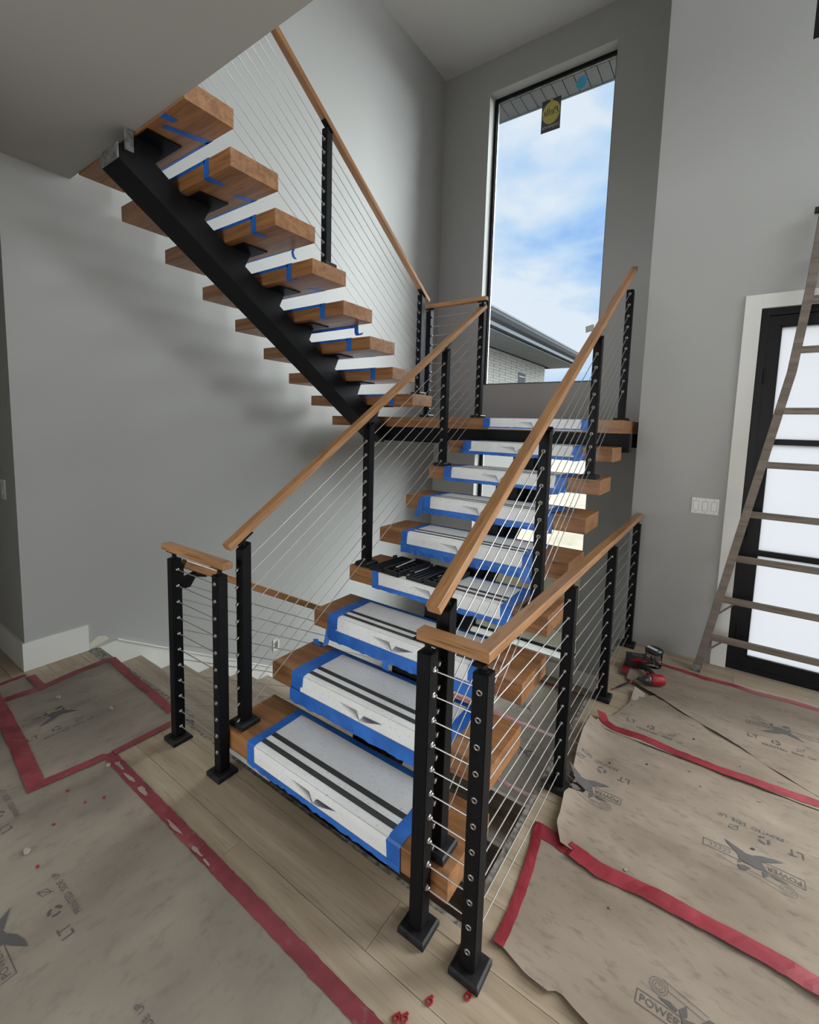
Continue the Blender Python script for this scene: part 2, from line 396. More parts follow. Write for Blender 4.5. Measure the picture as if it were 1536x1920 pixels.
# ------------------------------------------------------------------ setting: floor with planks
OPX0, OPX1, OPY = XW, 1.150, -0.232      # stairwell opening
floor = struct('floor', boxes((-5.15, 5.75, -7.1, OPY-0.012, -0.26, -0.013), (OPX1+0.012, 5.75, OPY-0.012, YD+0.12, -0.26, -0.013)), 'floor_oak', 'light oak plank floor around the stairwell', 'floor')
PW = 0.187
row = 0
yy = -1.23
while yy < YD:
    y1 = min(yy+PW, YD)
    spans = [(-2.6, 3.3)] if yy+0.02 < OPY else [(OPX1+0.005, 3.3)]
    y_hi = y1-0.0012
    if yy < OPY < y1:                        # the row cut by the opening
        spans = [(-2.6, OPX1+0.005), (OPX1+0.005, 3.3)]
    for (sa, sb) in spans:
        x = sa - random.random()*1.2
        while x < sb:
            ln = random.uniform(1.1, 2.1); a, b = max(x, sa), min(x+ln, sb)
            top = y_hi
            if yy < OPY < y1 and b <= OPX1+0.006: top = OPY-0.013
            if b-a > 0.05 and top-yy > 0.01:
                m = MB().box(a+0.0007, b-0.0007, yy+0.0007, top, -0.013, 0.0)
                obj('plank', m, 'floor_oak', floor, loc=((a+b)/2, (yy+top)/2, 0))
            x += ln
    yy = y1
    row += 1
# rough edge of the opening
t1 = struct('trim_1', boxes((XW, -0.62, -0.243, -0.168, -0.26, -0.004), (-0.62, 1.15, -0.252, -0.224, -0.26, -0.006)), 'edge_grit', 'gritty raw edge strip along the front of the stairwell', 'trim')
t2 = struct('trim_2', boxes((1.128, 1.160, -0.252, YD, -0.26, -0.005)), 'edge_grit', 'gritty raw edge strip along the right of the stairwell', 'trim')
struct('wall_pit_front', boxes((XW, 1.15, -0.40, -0.252, -3.4, -0.26)), 'wall_paint', 'wall below the floor at the front of the stairwell', 'wall')

# baseboards
struct('baseboard_left', boxes((XW, XW+0.014, -0.5862, -0.233, 0.001, 0.187)), 'white_trim', 'short white baseboard on the left wall', 'baseboard')
struct('baseboard_hall', boxes((-4.9, XW+0.014, -0.600, -0.586, 0.001, 0.187)), 'white_trim', 'white baseboard along the hall wall', 'baseboard')
pm = MB()
def skirt_z(y): return 0.012 if y < -0.05 else 0.012-0.593*(y+0.05)
pm.prism([(XW, -0.225, -0.01), (XW, -0.05, 0.012), (XW, 2.14, skirt_z(2.14)), (XW, 2.14, -1.62), (XW, -0.225, -0.40)], (0.018, 0, 0))
struct('trim_3', pm, 'white_trim', 'white sawtooth skirting beside the descending steps', 'trim')
obj('cap_moulding', MB().prism([(XW, -0.05, 0.008), (XW, -0.05, 0.016), (XW, 2.14, skirt_z(2.14)+0.004), (XW, 2.14, skirt_z(2.14)-0.004)], (0.023, 0, 0)), 'white_trim', bpy.data.objects['trim_3'])
pp = [(-0.228, 0.0), (-0.15, 0.02), (-0.10, 0.035), (-0.12, 0.06), (-0.17, 0.078), (-0.20, 0.06), (-0.228, 0.04)]
obj('plaster_patch', MB().prism([(XW+0.0005, a, b) for a, b in pp], (0.0015, 0, 0)), 'patch_plaster', bpy.data.objects['wall_left'])
struct('baseboard_landing', boxes((XW, XC, YB-0.016, YB, ZB, ZB+0.195)), 'white_trim', 'white baseboard on the lower landing', 'baseboard')

# lower landing and lowest floor
ll = struct('floor_lower', boxes((XW, XC, 2.08, YB, ZB-0.2, ZB)), 'step_oak', 'lower landing floor at the bottom of the stairwell', 'floor')
struct('floor_basement', boxes((XW, XC, -0.4, YB, -3.4, -3.2)), 'concrete', 'dark basement floor under the stairs', 'floor')

# ------------------------------------------------------------------ windows and door
def window(name, label, x0, x1, z0, z1, yw, fw_=0.036, dep=0.15):
    w = bpy.data.objects.new(name, None); col.objects.link(w); w.location = ((x0+x1)/2, yw, z0)
    w['kind'] = 'structure'; w['label'] = label; w['category'] = 'window'
    f = MB(); ya, yb = yw+dep, yw+dep+0.07
    f.box(x0, x0+fw_, ya, yb, z0, z1).box(x1-fw_, x1, ya, yb, z0, z1).box(x0+fw_, x1-fw_, ya, yb, z1-fw_, z1).box(x0+fw_, x1-fw_, ya, yb, z0, z0+fw_*0.6)
    obj('window_frame', f, 'black_frame', w)
    g = MB(); ya2 = ya+0.02
    i0, i1, j0, j1 = x0+fw_, x1-fw_, z0+fw_*0.6, z1-fw_
    g.box(i0, i0+0.012, ya2, ya2+0.02, j0, j1).box(i1-0.012, i1, ya2, ya2+0.02, j0, j1).box(i0, i1, ya2, ya2+0.02, j1-0.012, j1).box(i0, i1, ya2, ya2+0.02, j0, j0+0.012)
    obj('glazing_bead', g, 'galvanised', w)
    obj('pane', MB().box(i0, i1, ya+0.03, ya+0.036, j0, j1), 'window_glass', w)
    return w
w1 = window('window_1', 'tall window over the landing with sky beyond', WXL, WXR, WZB, WZT, YB)
w2 = window('window_2', 'lower window seen between the treads', WXL, WXR, LWB, LWT, YB)
obj('window_sill', MB().box(WXL-0.02, WXR+0.02, YB-0.03, YB+0.15, LWB-0.03, LWB+0.002), 'white_trim', w2)
w3 = window('window_3', 'black framed window high above the entry door', UX0, UX1, UZ0, UZ1, YD, 0.07, 0.03)

# stickers on the tall window's glass
GY = YB+0.15+0.029
SX, SZ = -0.427, 5.576                    # sticker centre
st = thing('window_sticker', 'grey and yellow maker sticker stuck high on the tall window', 'sticker', (SX, GY, SZ-0.19))
obj('sticker_sheet', MB().box(SX-0.121, SX+0.121, GY-0.001, GY, SZ-0.19, SZ+0.19), 'sticker_grey', st)
disc = [(SX+0.112*math.cos(a), GY-0.0016, SZ+0.030+0.132*math.sin(a)) for a in [2*math.pi*k/36 for k in range(36)]]
obj('yellow_disc', MB().prism(disc, (0, 0.0006, 0)), 'sticker_yellow', st)
obj('yellow_stem', MB().box(SX-0.018, SX+0.018, GY-0.0016, GY-0.001, SZ+0.15, SZ+0.182), 'sticker_yellow', st)
for zz in (0.150, 0.172): obj('black_bar', MB().box(SX-0.116, SX+0.116, GY-0.0013, GY-0.001, SZ+zz-0.006, SZ+zz+0.006), 'logo_ink', st)
obj('light_band', MB().box(SX-0.116, SX+0.116, GY-0.0014, GY-0.001, SZ-0.186, SZ-0.162), 'soffit_metal', st)
def mirrored(x, z, y, sh=0.0): return Matrix(((-1, -sh, 0, x), (0, 0, 1, y), (0, 1, 0, z), (0, 0, 0, 1)))
obj('lettering', text_mb('Pella', 0.100, mirrored(SX, SZ+0.045, GY-0.0022, 0.25)), 'logo_ink', st)
obj('lettering', text_mb('Impervia', 0.060, mirrored(SX, SZ-0.128, GY-0.0022)), 'sticker_white', st)
obj('underline', MB().box(SX-0.115, SX+0.11, GY-0.0022, GY-0.0018, SZ+0.003, SZ+0.008), 'logo_ink', st)
hexa = [(0.076*math.cos(a)*(1 if k % 2 else 0.85)-0.067, GY-0.001, 5.820+0.076*math.sin(a)) for k, a in enumerate([2*math.pi*k/9 for k in range(9)])]
tag(obj('tape_scrap', MB().prism(hexa, (0, 0.0008, 0)), 'tape_cyan'), 'small light blue tape scrap at the top of the tall window', 'tape')
tag(obj('glass_label', MB().prism([(0.168, GY-0.001, 2.86), (0.265, GY-0.001, 2.875), (0.262, GY-0.001, 2.957), (0.163, GY-0.001, 2.937)], (0, 0.0008, 0)), 'sticker_white'), 'small pale paper label on the tall window by the handrail', 'label')

# entry door
dr = bpy.data.objects.new('door_1', None); col.objects.link(dr); dr.location = ((DX0+DX1)/2, YD, 0)
dr['kind'] = 'structure'; dr['label'] = 'black framed entry door with frosted panes'; dr['category'] = 'door'
f = MB(); ya, yb = YD+0.012, YD+0.13
f.box(DX0, DX0+0.045, ya, yb, 0, DZ).box(DX1-0.045, DX1, ya, yb, 0, DZ).box(DX0+0.045, DX1-0.045, ya, yb, DZ-0.045, DZ).box(DX0+0.045, DX1-0.045, ya, yb, 0.0, 0.03)
obj('door_frame', f, 'black_frame', dr)
GX0, GX1, GZ0, GZ1 = 1.945, 2.872, 0.102, 2.374
lf = MB(); ya2, yb2 = YD+0.022, YD+0.07
lf.box(DX0+0.040, GX0, ya2, yb2, 0.032, DZ-0.05).box(GX1, DX1-0.05, ya2, yb2, 0.032, DZ-0.05).box(GX0, GX1, ya2, yb2, GZ1, DZ-0.05).box(GX0, GX1, ya2, yb2, 0.032, GZ0)
obj('door_leaf', lf, 'black_frame', dr)
for zb in (1.615, 0.852):
    obj('muntin', MB().box(GX0, GX1, ya2+0.004, yb2, zb-0.019, zb+0.019), 'black_frame', dr)
bd = MB()
bd.box(DX0+0.03, DX0+0.052, ya2+0.02, yb2+0.02, 0.02, DZ-0.03).box(DX0+0.03, DX1-0.03, ya2+0.02, yb2+0.02, DZ-0.052, DZ-0.03).box(GX0, GX0+0.010, ya2+0.006, yb2, GZ0, GZ1).box(GX0, GX1, ya2+0.006, yb2, GZ0, GZ0+0.010).box(GX0, GX1, ya2+0.006, yb2, GZ1-0.01, GZ1)
obj('glazing_bead', bd, 'black_frame', dr)
for za, zb in ((GZ0, 0.833), (0.871, 1.596), (1.634, GZ1)):
    obj('pane', MB().box(GX0, GX1, ya2+0.025, ya2+0.031, za, zb), 'frosted_glass', dr)
for zh in (0.28, 1.0, 2.05):
    hg = obj('hinge', MB().cyl((DX0+0.047, YD+0.014, zh-0.05), (DX0+0.047, YD+0.014, zh+0.05), 0.008), 'black_frame', dr)
struct('trim_4', MB().box(DX0-0.092, DX0, YD-0.016, YD, 0.002, DZ+0.09, 0.002), 'white_trim', 'white casing up the left side of the entry door', 'trim')
struct('trim_5', MB().box(DX0, DX1+0.092, YD-0.016, YD, DZ, DZ+0.09, 0.002), 'white_trim', 'white casing across the top of the entry door', 'trim')
struct('trim_6', MB().box(DX1, DX1+0.092, YD-0.016, YD, 0.002, DZ, 0.002), 'white_trim', 'white casing up the right side of the entry door', 'trim')

# switches and outlets
def plate(name, label, x0, x1, z0, z1, y, n, normal=-1):
    t = thing(name, label, 'switch', ((x0+x1)/2, y, z0))
    obj('cover_plate', MB().box(x0, x1, y-0.007, y, z0, z1, 0.002), 'switch_white', t)
    w = (x1-x0)/n
    for k in range(n):
        cx = x0+w*(k+0.5); cz = (z0+z1)/2
        b = MB().box(cx-0.0165, cx+0.0165, y-0.0085, y-0.006, cz-0.034, cz+0.034); obj('surround', b, 'switch_line', t)
        r = MB().prism([(cx-0.0145, y-0.0085, cz-0.031), (cx-0.0145, y-0.0135, cz-0.031), (cx-0.0145, y-0.0095, cz+0.031), (cx-0.0145, y-0.0085, cz+0.031)], (0.029, 0, 0))
        obj('rocker', r, 'switch_white', t)
    for k in range(n):
        for s in (-1, 1):
            cx = x0+w*(k+0.5); cz = (z0+z1)/2+s*0.046
            obj('screw', MB().cyl((cx, y-0.0085, cz), (cx, y-0.006, cz), 0.0028, seg=8), 'galvanised', t)
    return t
plate('light_switch', 'white three gang rocker switch on the wall by the door casing', 1.545, 1.709, 1.085, 1.198, YD, 3)
plate('light_switch', 'white switch plate on the hall wall at the left edge', -2.165, -2.079, 1.10, 1.228, -0.585, 1)
ot = thing('wall_outlet', 'white outlet low on the left wall behind the cables', 'outlet', (XW, 1.405, -0.66))
obj('cover_plate', MB().box(XW, XW+0.006, 1.367, 1.443, -0.665, -0.545, 0.002), 'switch_white', ot)
obj('receptacle', MB().box(XW+0.006, XW+0.0085, 1.387, 1.423, -0.640, -0.570), 'galvanised', ot)

# ------------------------------------------------------------------ stair: lower flight, landing, upper flight
def tread_mesh(x0, x1, y0, y1, z0, z1):
    return MB().box(x0, x1, y0, y1, z0, z1, 0.003)
XS0, XS1 = 0.388, 0.588
low = thing('lower_staircase', 'floating oak flight with covered treads rising from the floor to the landing', 'stairs', ((XL+XR)/2, Y0, 0))
def ytop(i): return Y0+RUN*(i-1)
def ztop(i): return Z1+RISE*(i-1)
for i in range(1, 9):
    y, z = ytop(i), ztop(i)
    obj('tread', tread_mesh(XL, XR, y, y+DEP, z-TH, z), 'oak', low, loc=((XL+XR)/2, y+DEP/2, z-TH/2))
def ls(y): return 0.112+0.6507*(y-0.006)
sp = [(XS0, -0.222, ls(-0.222)), (XS0, 2.05, ls(2.05)), (XS0, 2.05, ls(2.05)-0.165), (XS0, -0.222, ls(-0.222)-0.165)]
obj('stringer', MB().prism(sp, (XS1-XS0, 0, 0)), 'black_metal', low)
for i in range(1, 9):
    y, z = ytop(i), ztop(i)-TH
    b = MB().box(XS0-0.09, XS1+0.09, y+0.03, y+DEP-0.03, z-0.007, z-0.0005)
    yq = max(y+0.02, -0.20)
    b.prism([(XS0+0.02, yq, ls(yq)-0.02), (XS0+0.02, yq+0.02, z-0.007), (XS0+0.02, y+DEP-0.04, z-0.007), (XS0+0.02, y+DEP-0.02, ls(y+DEP-0.02)-0.02)], (XS1-XS0-0.04, 0, 0))
    obj('tread_bracket', b, 'black_metal', low)
XU0, XU1 = -1.745, -0.503
URUN = 0.2855
land = thing('stair_landing', 'oak stair landing on black steel beams below the tall window', 'landing', ((XU0+XR)/2, YLAND, 1.49))
obj('landing_deck', MB().box(XU0, XR, YLAND, YB-0.02, ZLAND-TH, ZLAND, 0.003), 'oak', land, loc=((XU0+XR)/2, YLAND+0.4, ZLAND-TH/2))
obj('beam', MB().box(-1.25, XC-0.002, YLAND+0.03, YLAND+0.13, 1.505, ZLAND-TH), 'black_metal', land)
obj('beam', MB().box(XU0+0.1, XC-0.002, 3.3, 3.4, 1.505, ZLAND-TH), 'black_metal', land)
obj('beam', MB().box(XS0, XS1, YLAND+0.13, YB-0.002, 1.505, ZLAND-TH), 'black_metal', land)
upp = thing('upper_staircase', 'floating oak flight on one black stringer rising to the upper floor', 'stairs', ((XU0+XU1)/2, 2.04, ZLAND))
def uy(k): return 0.043+URUN*(8-k)            # far edge of upper tread k
def uz(k): return ZLAND+RISE*k
for k in range(1, 9):
    obj('tread', tread_mesh(XU0, XU1, max(uy(k)-DEP, -0.219), uy(k), uz(k)-TH, uz(k)), 'oak', upp, loc=((XU0+XU1)/2, uy(k)-DEP/2, uz(k)-TH/2))
def us(y): return 2.513-0.6715*(y-0.70)
XT0, XT1 = -1.205, -1.0
YCAP = -0.303
obj('stringer', MB().prism([(XT0, YCAP, us(YCAP)-0.178), (XT0, YCAP, 3.078), (XT0, -0.226, 3.082), (XT0, -0.216, us(-0.216)), (XT0, 2.06, us(2.06)), (XT0, 2.06, us(2.06)-0.02), (XT0, 1.98, us(1.98)-0.165)], (XT1-XT0, 0, 0)), 'black_metal', upp)
obj('end_plate', MB().box(XT0-0.006, XT1+0.004, YCAP-0.006, YCAP, us(YCAP)-0.182, 3.080), 'galvanised', upp)
obj('mount_tab', MB().box(XT1, XT1+0.006, YCAP+0.03, YCAP+0.075, 3.06, ZL-0.001), 'galvanised', upp)
for k in range(1, 9):
    yn, zb = uy(k)-DEP, uz(k)-TH
    b = MB().box(XT0-0.1, -0.883, yn+0.055, yn+DEP-0.07, zb-0.008, zb-0.0005)
    b.prism([(XT0+0.03, yn+0.02, us(yn+0.02)-0.02), (XT0+0.03, yn+0.03, zb-0.008), (XT0+0.03, yn+0.20, zb-0.008), (XT0+0.03, yn+0.145, us(yn+0.145)-0.02)], (XT1-XT0-0.04, 0, 0))
    obj('tread_bracket', b, 'black_metal', upp)

# stairs going down to the lower landing, and on down below it
down = thing('basement_stairs', 'pale oak steps descending along the left wall', 'stairs', ((XW-0.43)/2, -0.2, ZB))
for k in range(1, 9):
    yk = 0.108+0.295*(k-1); z = -0.1744*k
    y0 = -0.168 if k == 1 else yk-0.295-0.028
    y1 = min(yk, 2.14)
    if k == 8: y1 = 2.10
    s_ = obj('step', MB().box(XW+0.018, -0.415, y0, y1, z-0.03, z, 0.004), 'step_oak', down, loc=(-1.15, (y0+y1)/2, z))
    obj('riser', MB().box(XW+0.018, -0.425, y1-0.045, y1-0.027, z-0.1744, z-0.03), 'white_trim', s_)
obj('side_board', MB().prism([(-0.415, -0.23, -0.28), (-0.415, -0.23, -0.06), (-0.415, 2.08, -1.42), (-0.415, 2.08, -1.70)], (0.02, 0, 0)), 'white_trim', down)
down2 = thing('basement_stairs', 'dark lower steps below the covered flight', 'stairs', (0.4, 2.08, -3.2))
for k in range(1, 9):
    y1 = 2.08-0.28*(k-1); z = ZB-0.18*k
    s_ = obj('step', MB().box(-0.38, XC-0.002, y1-0.31, y1, z-0.03, z, 0.003), 'step_oak', down2, loc=(0.4, y1-0.15, z))
    obj('riser', MB().box(-0.38, XC-0.002, y1-0.31, y1-0.295, z-0.18, z-0.03), 'step_oak', s_)

# ------------------------------------------------------------------ railings
fit_ball = mesh_of('cable_fitting', MB().lathe((0, 0, 0), (0, 0, 1), [(0, 0.0078), (0.005, 0.0082), (0.0095, 0.006), (0.0112, 0.0026)], 10), 'steel', smooth=True)
fit_ring = MB()
_rp = [(0.010, 0.0), (0.010, 0.003), (0.0085, 0.0045), (0.0055, 0.0045), (0.0048, 0.0012), (0.0046, -0.001)]
_seg = 14
_v = [(r*math.cos(2*math.pi*k/_seg), r*math.sin(2*math.pi*k/_seg), h) for (r, h) in _rp for k in range(_seg)]
fit_ring.add(_v, [(i*_seg+k, i*_seg+(k+1) % _seg, (i+1)*_seg+(k+1) % _seg, (i+1)*_seg+k) for i in range(len(_rp)-1) for k in range(_seg)])
fit_ring = mesh_of('cable_ferrule', fit_ring, 'steel', smooth=True)
fit_stud = mesh_of('cable_stud', MB().lathe((0, 0, 0), (0, 0, 1), [(0, 0.0062), (0.020, 0.0062), (0.022, 0.005)], 10), 'steel', smooth=True)
fit_nut = mesh_of('cable_nut', MB().lathe((0, 0, 0), (0, 0, 1), [(0, 0.0105), (0.004, 0.0105), (0.0065, 0.0075), (0.011, 0.0065), (0.014, 0.004)], 6), 'steel')
ROTS = {'-y': (math.pi/2, 0, 0), '+y': (-math.pi/2, 0, 0), '+x': (0, math.pi/2, 0), '-x': (0, -math.pi/2, 0)}
DIRS = {'-y': Vector((0, -1, 0)), '+y': Vector((0, 1, 0)), '+x': Vector((1, 0, 0)), '-x': Vector((-1, 0, 0))}
def post(parent, x, y, z0, h, slope=0.0, cap=True):
    """square post on a base block; slope != 0 cuts the top parallel to a sloping rail (along y)"""
    w = POST/2
    m = MB()
    za, zb = z0+h-slope*w, z0+h+slope*w
    vs = [(x-w, y-w, z0+HB), (x+w, y-w, z0+HB), (x+w, y+w, z0+HB), (x-w, y+w, z0+HB), (x-w, y-w, za), (x+w, y-w, za), (x+w, y+w, zb), (x-w, y+w, zb)]
    bm = bmesh.new(); bv = [bm.verts.new(v) for v in vs]
    for f_ in [(0, 3, 2, 1), (4, 5, 6, 7), (0, 1, 5, 4), (1, 2, 6, 5), (2, 3, 7, 6), (3, 0, 4, 7)]: bm.faces.new([bv[i] for i in f_])
    bmesh.ops.bevel(bm, geom=list(bm.edges), offset=0.0022, segments=2, affect='EDGES'); bm.verts.index_update()
    m.add([v.co[:] for v in bm.verts], [[v.index for v in f_.verts] for f_ in bm.faces]); bm.free()
    p = obj('post', m, 'black_metal', parent, loc=(x, y, z0))
    b = BASE/2
    bb = MB(); c = 0.006
    bb.add([(x+sx*q, y+sy*q, z) for (q, z) in ((b, z0), (b, z0+HB-c), (b-c, z0+HB)) for sx, sy in ((-1, -1), (1, -1), (1, 1), (-1, 1))],
           [(0, 3, 2, 1), (8, 9, 10, 11)] + [(i*4+k, i*4+(k+1) % 4, (i+1)*4+(k+1) % 4, (i+1)*4+k) for i in (0, 1) for k in range(4)])
    obj('base_plate', bb, 'black_dusty', p)
    return p
def fittings(p, x, y, zs, side, me, name):
    d = DIRS[side]
    for z in zs: inst(name, me, p, Vector((x, y, z)) + d*(POST/2-0.0005), ROTS[side])
def saddle(parent, x, y, z, zr, rotx=0.0, along='y'):
    """swivel bracket between post top and rail underside"""
    m = MB().cyl((x, y, z-0.004), (x, y, zr-0.006), 0.0105).cyl((x, y, z), (x, y, z+0.005), 0.015)
    ext = 0.045
    d = Vector((0, math.cos(rotx), math.sin(rotx))) if along == 'y' else Vector((1, 0, 0))
    n = Vector((0, -math.sin(rotx), math.cos(rotx))) if along == 'y' else Vector((0, 0, 1))
    s = Vector((1, 0, 0)) if along == 'y' else Vector((0, 1, 0))
    c = Vector((x, y, zr))
    vs = [c + d*a + s*b_ + n*k for a in (-ext, ext) for b_ in (-0.018, 0.018) for k in (-0.006, 0.0)]
    m.add(vs, [(0, 1, 3, 2), (4, 6, 7, 5), (0, 4, 5, 1), (2, 3, 7, 6), (0, 2, 6, 4), (1, 5, 7, 3)])
    return obj('rail_bracket', m, 'black_metal', parent)
def rail(parent, p0, p1, w=0.050, t=0.033, mitre0=0, mitre1=0):
    """timber rail from p0 to p1 (centre line); local x runs along it; mitre = +-1 cuts a 45 degree end"""
    p0, p1 = Vector(p0), Vector(p1); d = p1-p0; L = d.length
    sec = []
    c = 0.004
    for (a, b) in ((-w/2+c, -t/2), (w/2-c, -t/2), (w/2, -t/2+c), (w/2, t/2-c), (w/2-c, t/2), (-w/2+c, t/2), (-w/2, t/2-c), (-w/2, -t/2+c)): sec.append((a, b))
    vs = [(-L/2 + mitre0*a, a, b) for a, b in sec] + [(L/2 + mitre1*a, a, b) for a, b in sec]
    n = 8
    m = MB().add(vs, [tuple(reversed(range(n))), tuple(range(n, 2*n))] + [(k, (k+1) % n, n+(k+1) % n, n+k) for k in range(n)])
    o = obj('handrail', m, 'oak_rail', parent, local=True)
    o.location = (p0+p1)/2 - world_loc(parent)
    x = d.normalized(); y = Vector((0, 0, 1)).cross(x).normalized(); z = x.cross(y)
    o.rotation_euler = Matrix((x, y, z)).transposed().to_euler()
    return o
def cable(parent, p0, p1, r=0.0023):
    return obj('cable', MB().cyl(p0, p1, r, seg=8), 'cable_steel', parent, smooth=False)

ZR0, ZR1 = 0.998, 1.031
zs_flat = [0.909-0.0822*k for k in range(11)]
# right floor guard
XA, XB_ = 1.213, 1.022
YCs = (YG, 0.554, 1.435, 2.306)
g1 = thing('cable_railing', 'level guard rail with oak top along the right of the stairwell', 'railing', (XA, YG, 0))
ps = [post(g1, XA, y, 0, HP) for y in YCs]
pb = post(g1, XB_, YG, 0, HP)
for j, y in enumerate(YCs):
    if j == 0: fittings(ps[j], XA, y, zs_flat, '-y', fit_ring, 'cable_fitting')
    else: fittings(ps[j], XA, y, zs_flat, '-y', fit_ball, 'cable_fitting')
    saddle(ps[j], XA, y, HP, ZR0, 0.0, 'y')
fittings(pb, XB_, YG, zs_flat[:-1], '+x', fit_nut, 'cable_fitting')
saddle(pb, XB_, YG, HP, ZR0, 0, 'x')
for z in zs_flat:
    for j in range(3): cable(g1, (XA, YCs[j]+POST/2, z), (XA, YCs[j+1]-POST/2, z))
for z in zs_flat[:-1]: cable(g1, (XB_+POST/2, YG, z-0.003), (XA-POST/2, YG, z-0.003))
zc_ = (ZR0+ZR1)/2
rail(g1, (XA, YG, zc_), (XA, 2.372, zc_), mitre0=1)
rail(g1, (XB_-0.028, YG, zc_), (XA, YG, zc_), mitre1=-1)
# left floor guard and its descending run
XF, XG_ = -0.092, -0.483
g2 = thing('cable_railing', 'short two post guard at the head of the basement steps', 'railing', (XG_, YG, 0))
pf = post(g2, XF, YG, 0, HP); pg = post(g2, XG_, YG, 0, HP)
zs_left = [0.925-0.0803*k for k in range(11)]
fittings(pf, XF, YG, zs_left, '-y', fit_ring, 'cable_fitting')
zs_g = [0.910-0.0827*k for k in range(11)]
fittings(pg, XG_, YG, zs_g, '+x', fit_ball, 'cable_fitting')
fittings(pg, XG_, YG, zs_g[1:], '-x', fit_stud, 'cable_fitting')
for z in zs_g: cable(g2, (XG_+POST/2, YG, z), (XF-POST/2, YG, z))
saddle(pf, XF, YG, HP, ZR0, 0, 'x'); saddle(pg, XG_, YG, HP, ZR0, 0, 'x')
rail(g2, (XG_-0.075, YG, zc_), (XF+0.062, YG, zc_))
g3 = thing('cable_railing', 'sloping cable guard descending beside the basement steps', 'railing', (XG_, 2.12, ZB))
pe = post(g3, XG_, 2.12, ZB, 0.93)
SLD = -0.572
for k in range(10):
    z0 = 0.845-0.0815*k
    yb_ = 2.12-POST/2
    cable(g3, (XG_, YG+POST/2, z0+SLD*(POST/2)), (XG_, yb_, z0+SLD*(yb_-YG)))
rail(g3, (XG_, YG+0.045, 0.925), (XG_, 2.13, 0.925+SLD*(2.13-YG-0.045)), w=0.045, t=0.04)
rb = MB().box(XG_-0.02, XG_+0.02, YG+POST/2, YG+POST/2+0.012, 0.83, 0.93).prism([(XG_-0.018, YG+POST/2+0.005, 0.845), (XG_-0.018, YG+0.11, 0.868), (XG_-0.018, YG+0.16, 0.842), (XG_-0.018, YG+0.16, 0.828), (XG_-0.018, YG+0.10, 0.845), (XG_-0.018, YG+0.07, 0.80), (XG_-0.018, YG+POST/2+0.005, 0.80)], (0.036, 0, 0))
obj('rail_bracket', rb, 'black_metal', g3)
# sloping rails of the lower flight
SL = RISE/RUN
ANG = math.atan(SL)
HST = 0.868
def row_z(k): return 0.052+0.0812*k
def stair_rail(label, x, ys, zbase, y_end, heights):
    t = thing('cable_railing', label, 'railing', (x, ys[0], zbase[0]))
    pp_ = []
    for y, zb, h in zip(ys, zbase, heights):
        p = post(t, x, y, zb, h, SL if h < 0.9 else 0.0); pp_.append(p)
        if h < 0.9: saddle(p, x, y, zb+h, zb+h+0.036, ANG, 'y')
    for k in range(10):
        for j in range(len(ys)):
            z = Z1+row_z(k)+SL*(ys[j]-ys[0])
            inst('cable_fitting', fit_stud if j == 0 else fit_ring, pp_[j], (x, ys[j]-POST/2+0.0005, z-SL*POST/2), (math.pi/2+(ANG if j == 0 else 0.0), 0, 0))
            if j:
                a, b = ys[j-1]+POST/2-0.004, ys[j]-POST/2+0.004
                cable(t, (x, a, Z1+row_z(k)+SL*(a-ys[0])), (x, b, Z1+row_z(k)+SL*(b-ys[0])))
    zc0 = 1.146
    rail(t, (x, ys[0]-0.085, zc0+SL*(-0.085)), (x, y_end, zc0+SL*(y_end-ys[0])), w=0.05, t=0.034)
    return t
YS = [-0.23, 0.646, 1.522]
ZS = [Z1, ztop(4), ztop(7)]
XSL, XSR = -0.056, 1.027
stair_rail('sloping oak handrail with cables on the left of the covered flight', XSL, YS+[2.092], ZS+[ZLAND], 2.122, [HST, HST, HST, 0.955])
stair_rail('sloping oak handrail with cables on the right of the covered flight', XSR, YS+[2.398], ZS+[ZLAND], 2.47, [HST, HST, HST, 0.99+0.07*0])
# landing guard between the flights
XP = -0.585
YPL = 2.092
g6 = thing('cable_railing', 'short level guard on the landing between the two flights', 'railing', (XP, YPL, ZLAND))
pl_ = post(g6, XP, YPL, ZLAND, 0.955)
zs_l = [ZLAND+0.90-0.082*k for k in range(11)]
fittings(pl_, XP, YPL, zs_l, '+x', fit_ball, 'cable_fitting')
for z in zs_l: cable(g6, (XP+POST/2, YPL, z), (XSL-POST/2, YPL, z))
saddle(pl_, XP, YPL, ZLAND+0.955, ZLAND+0.978, 0, 'x')
rail(g6, (XP-0.045, YPL, ZLAND+0.995), (XSL+0.035, YPL, ZLAND+0.995), w=0.05, t=0.034)
saddle(g6, XSL, YPL, ZLAND+0.955, ZLAND+0.978, 0, 'x')
pr_ = MB()
# upper flight rail
USL = -RISE/URUN
UANG = math.atan(USL)
XUR = -0.558
g7 = thing('cable_railing', 'sloping oak handrail with cables up the upper flight', 'railing', (XUR, 1.91, uz(1)))
UYS = [1.905, 1.905-4*URUN, 1.905-8*URUN]
UZS = [uz(1), uz(5), uz(8)+RISE]
up_posts = []
for y, z in zip(UYS, UZS):
    p = post(g7, XUR, y, z, 0.842, USL); up_posts.append(p)
    saddle(p, XUR, y, z+0.842, z+0.876, UANG, 'y')
for k in range(10):
    for j in range(3):
        z = uz(1)+0.055+0.0795*k+USL*(UYS[j]-UYS[0])
        if j < 2:
            inst('cable_fitting', fit_ring, up_posts[j], (XUR, UYS[j]-POST/2+0.0005, z-USL*POST/2), (math.pi/2, 0, 0))
            a, b = UYS[j]-POST/2+0.004, UYS[j+1]+POST/2-0.004
            cable(g7, (XUR, a, uz(1)+0.055+0.0795*k+USL*(a-UYS[0])), (XUR, b, uz(1)+0.055+0.0795*k+USL*(b-UYS[0])))
zc1 = uz(1)+0.842+0.036+0.02
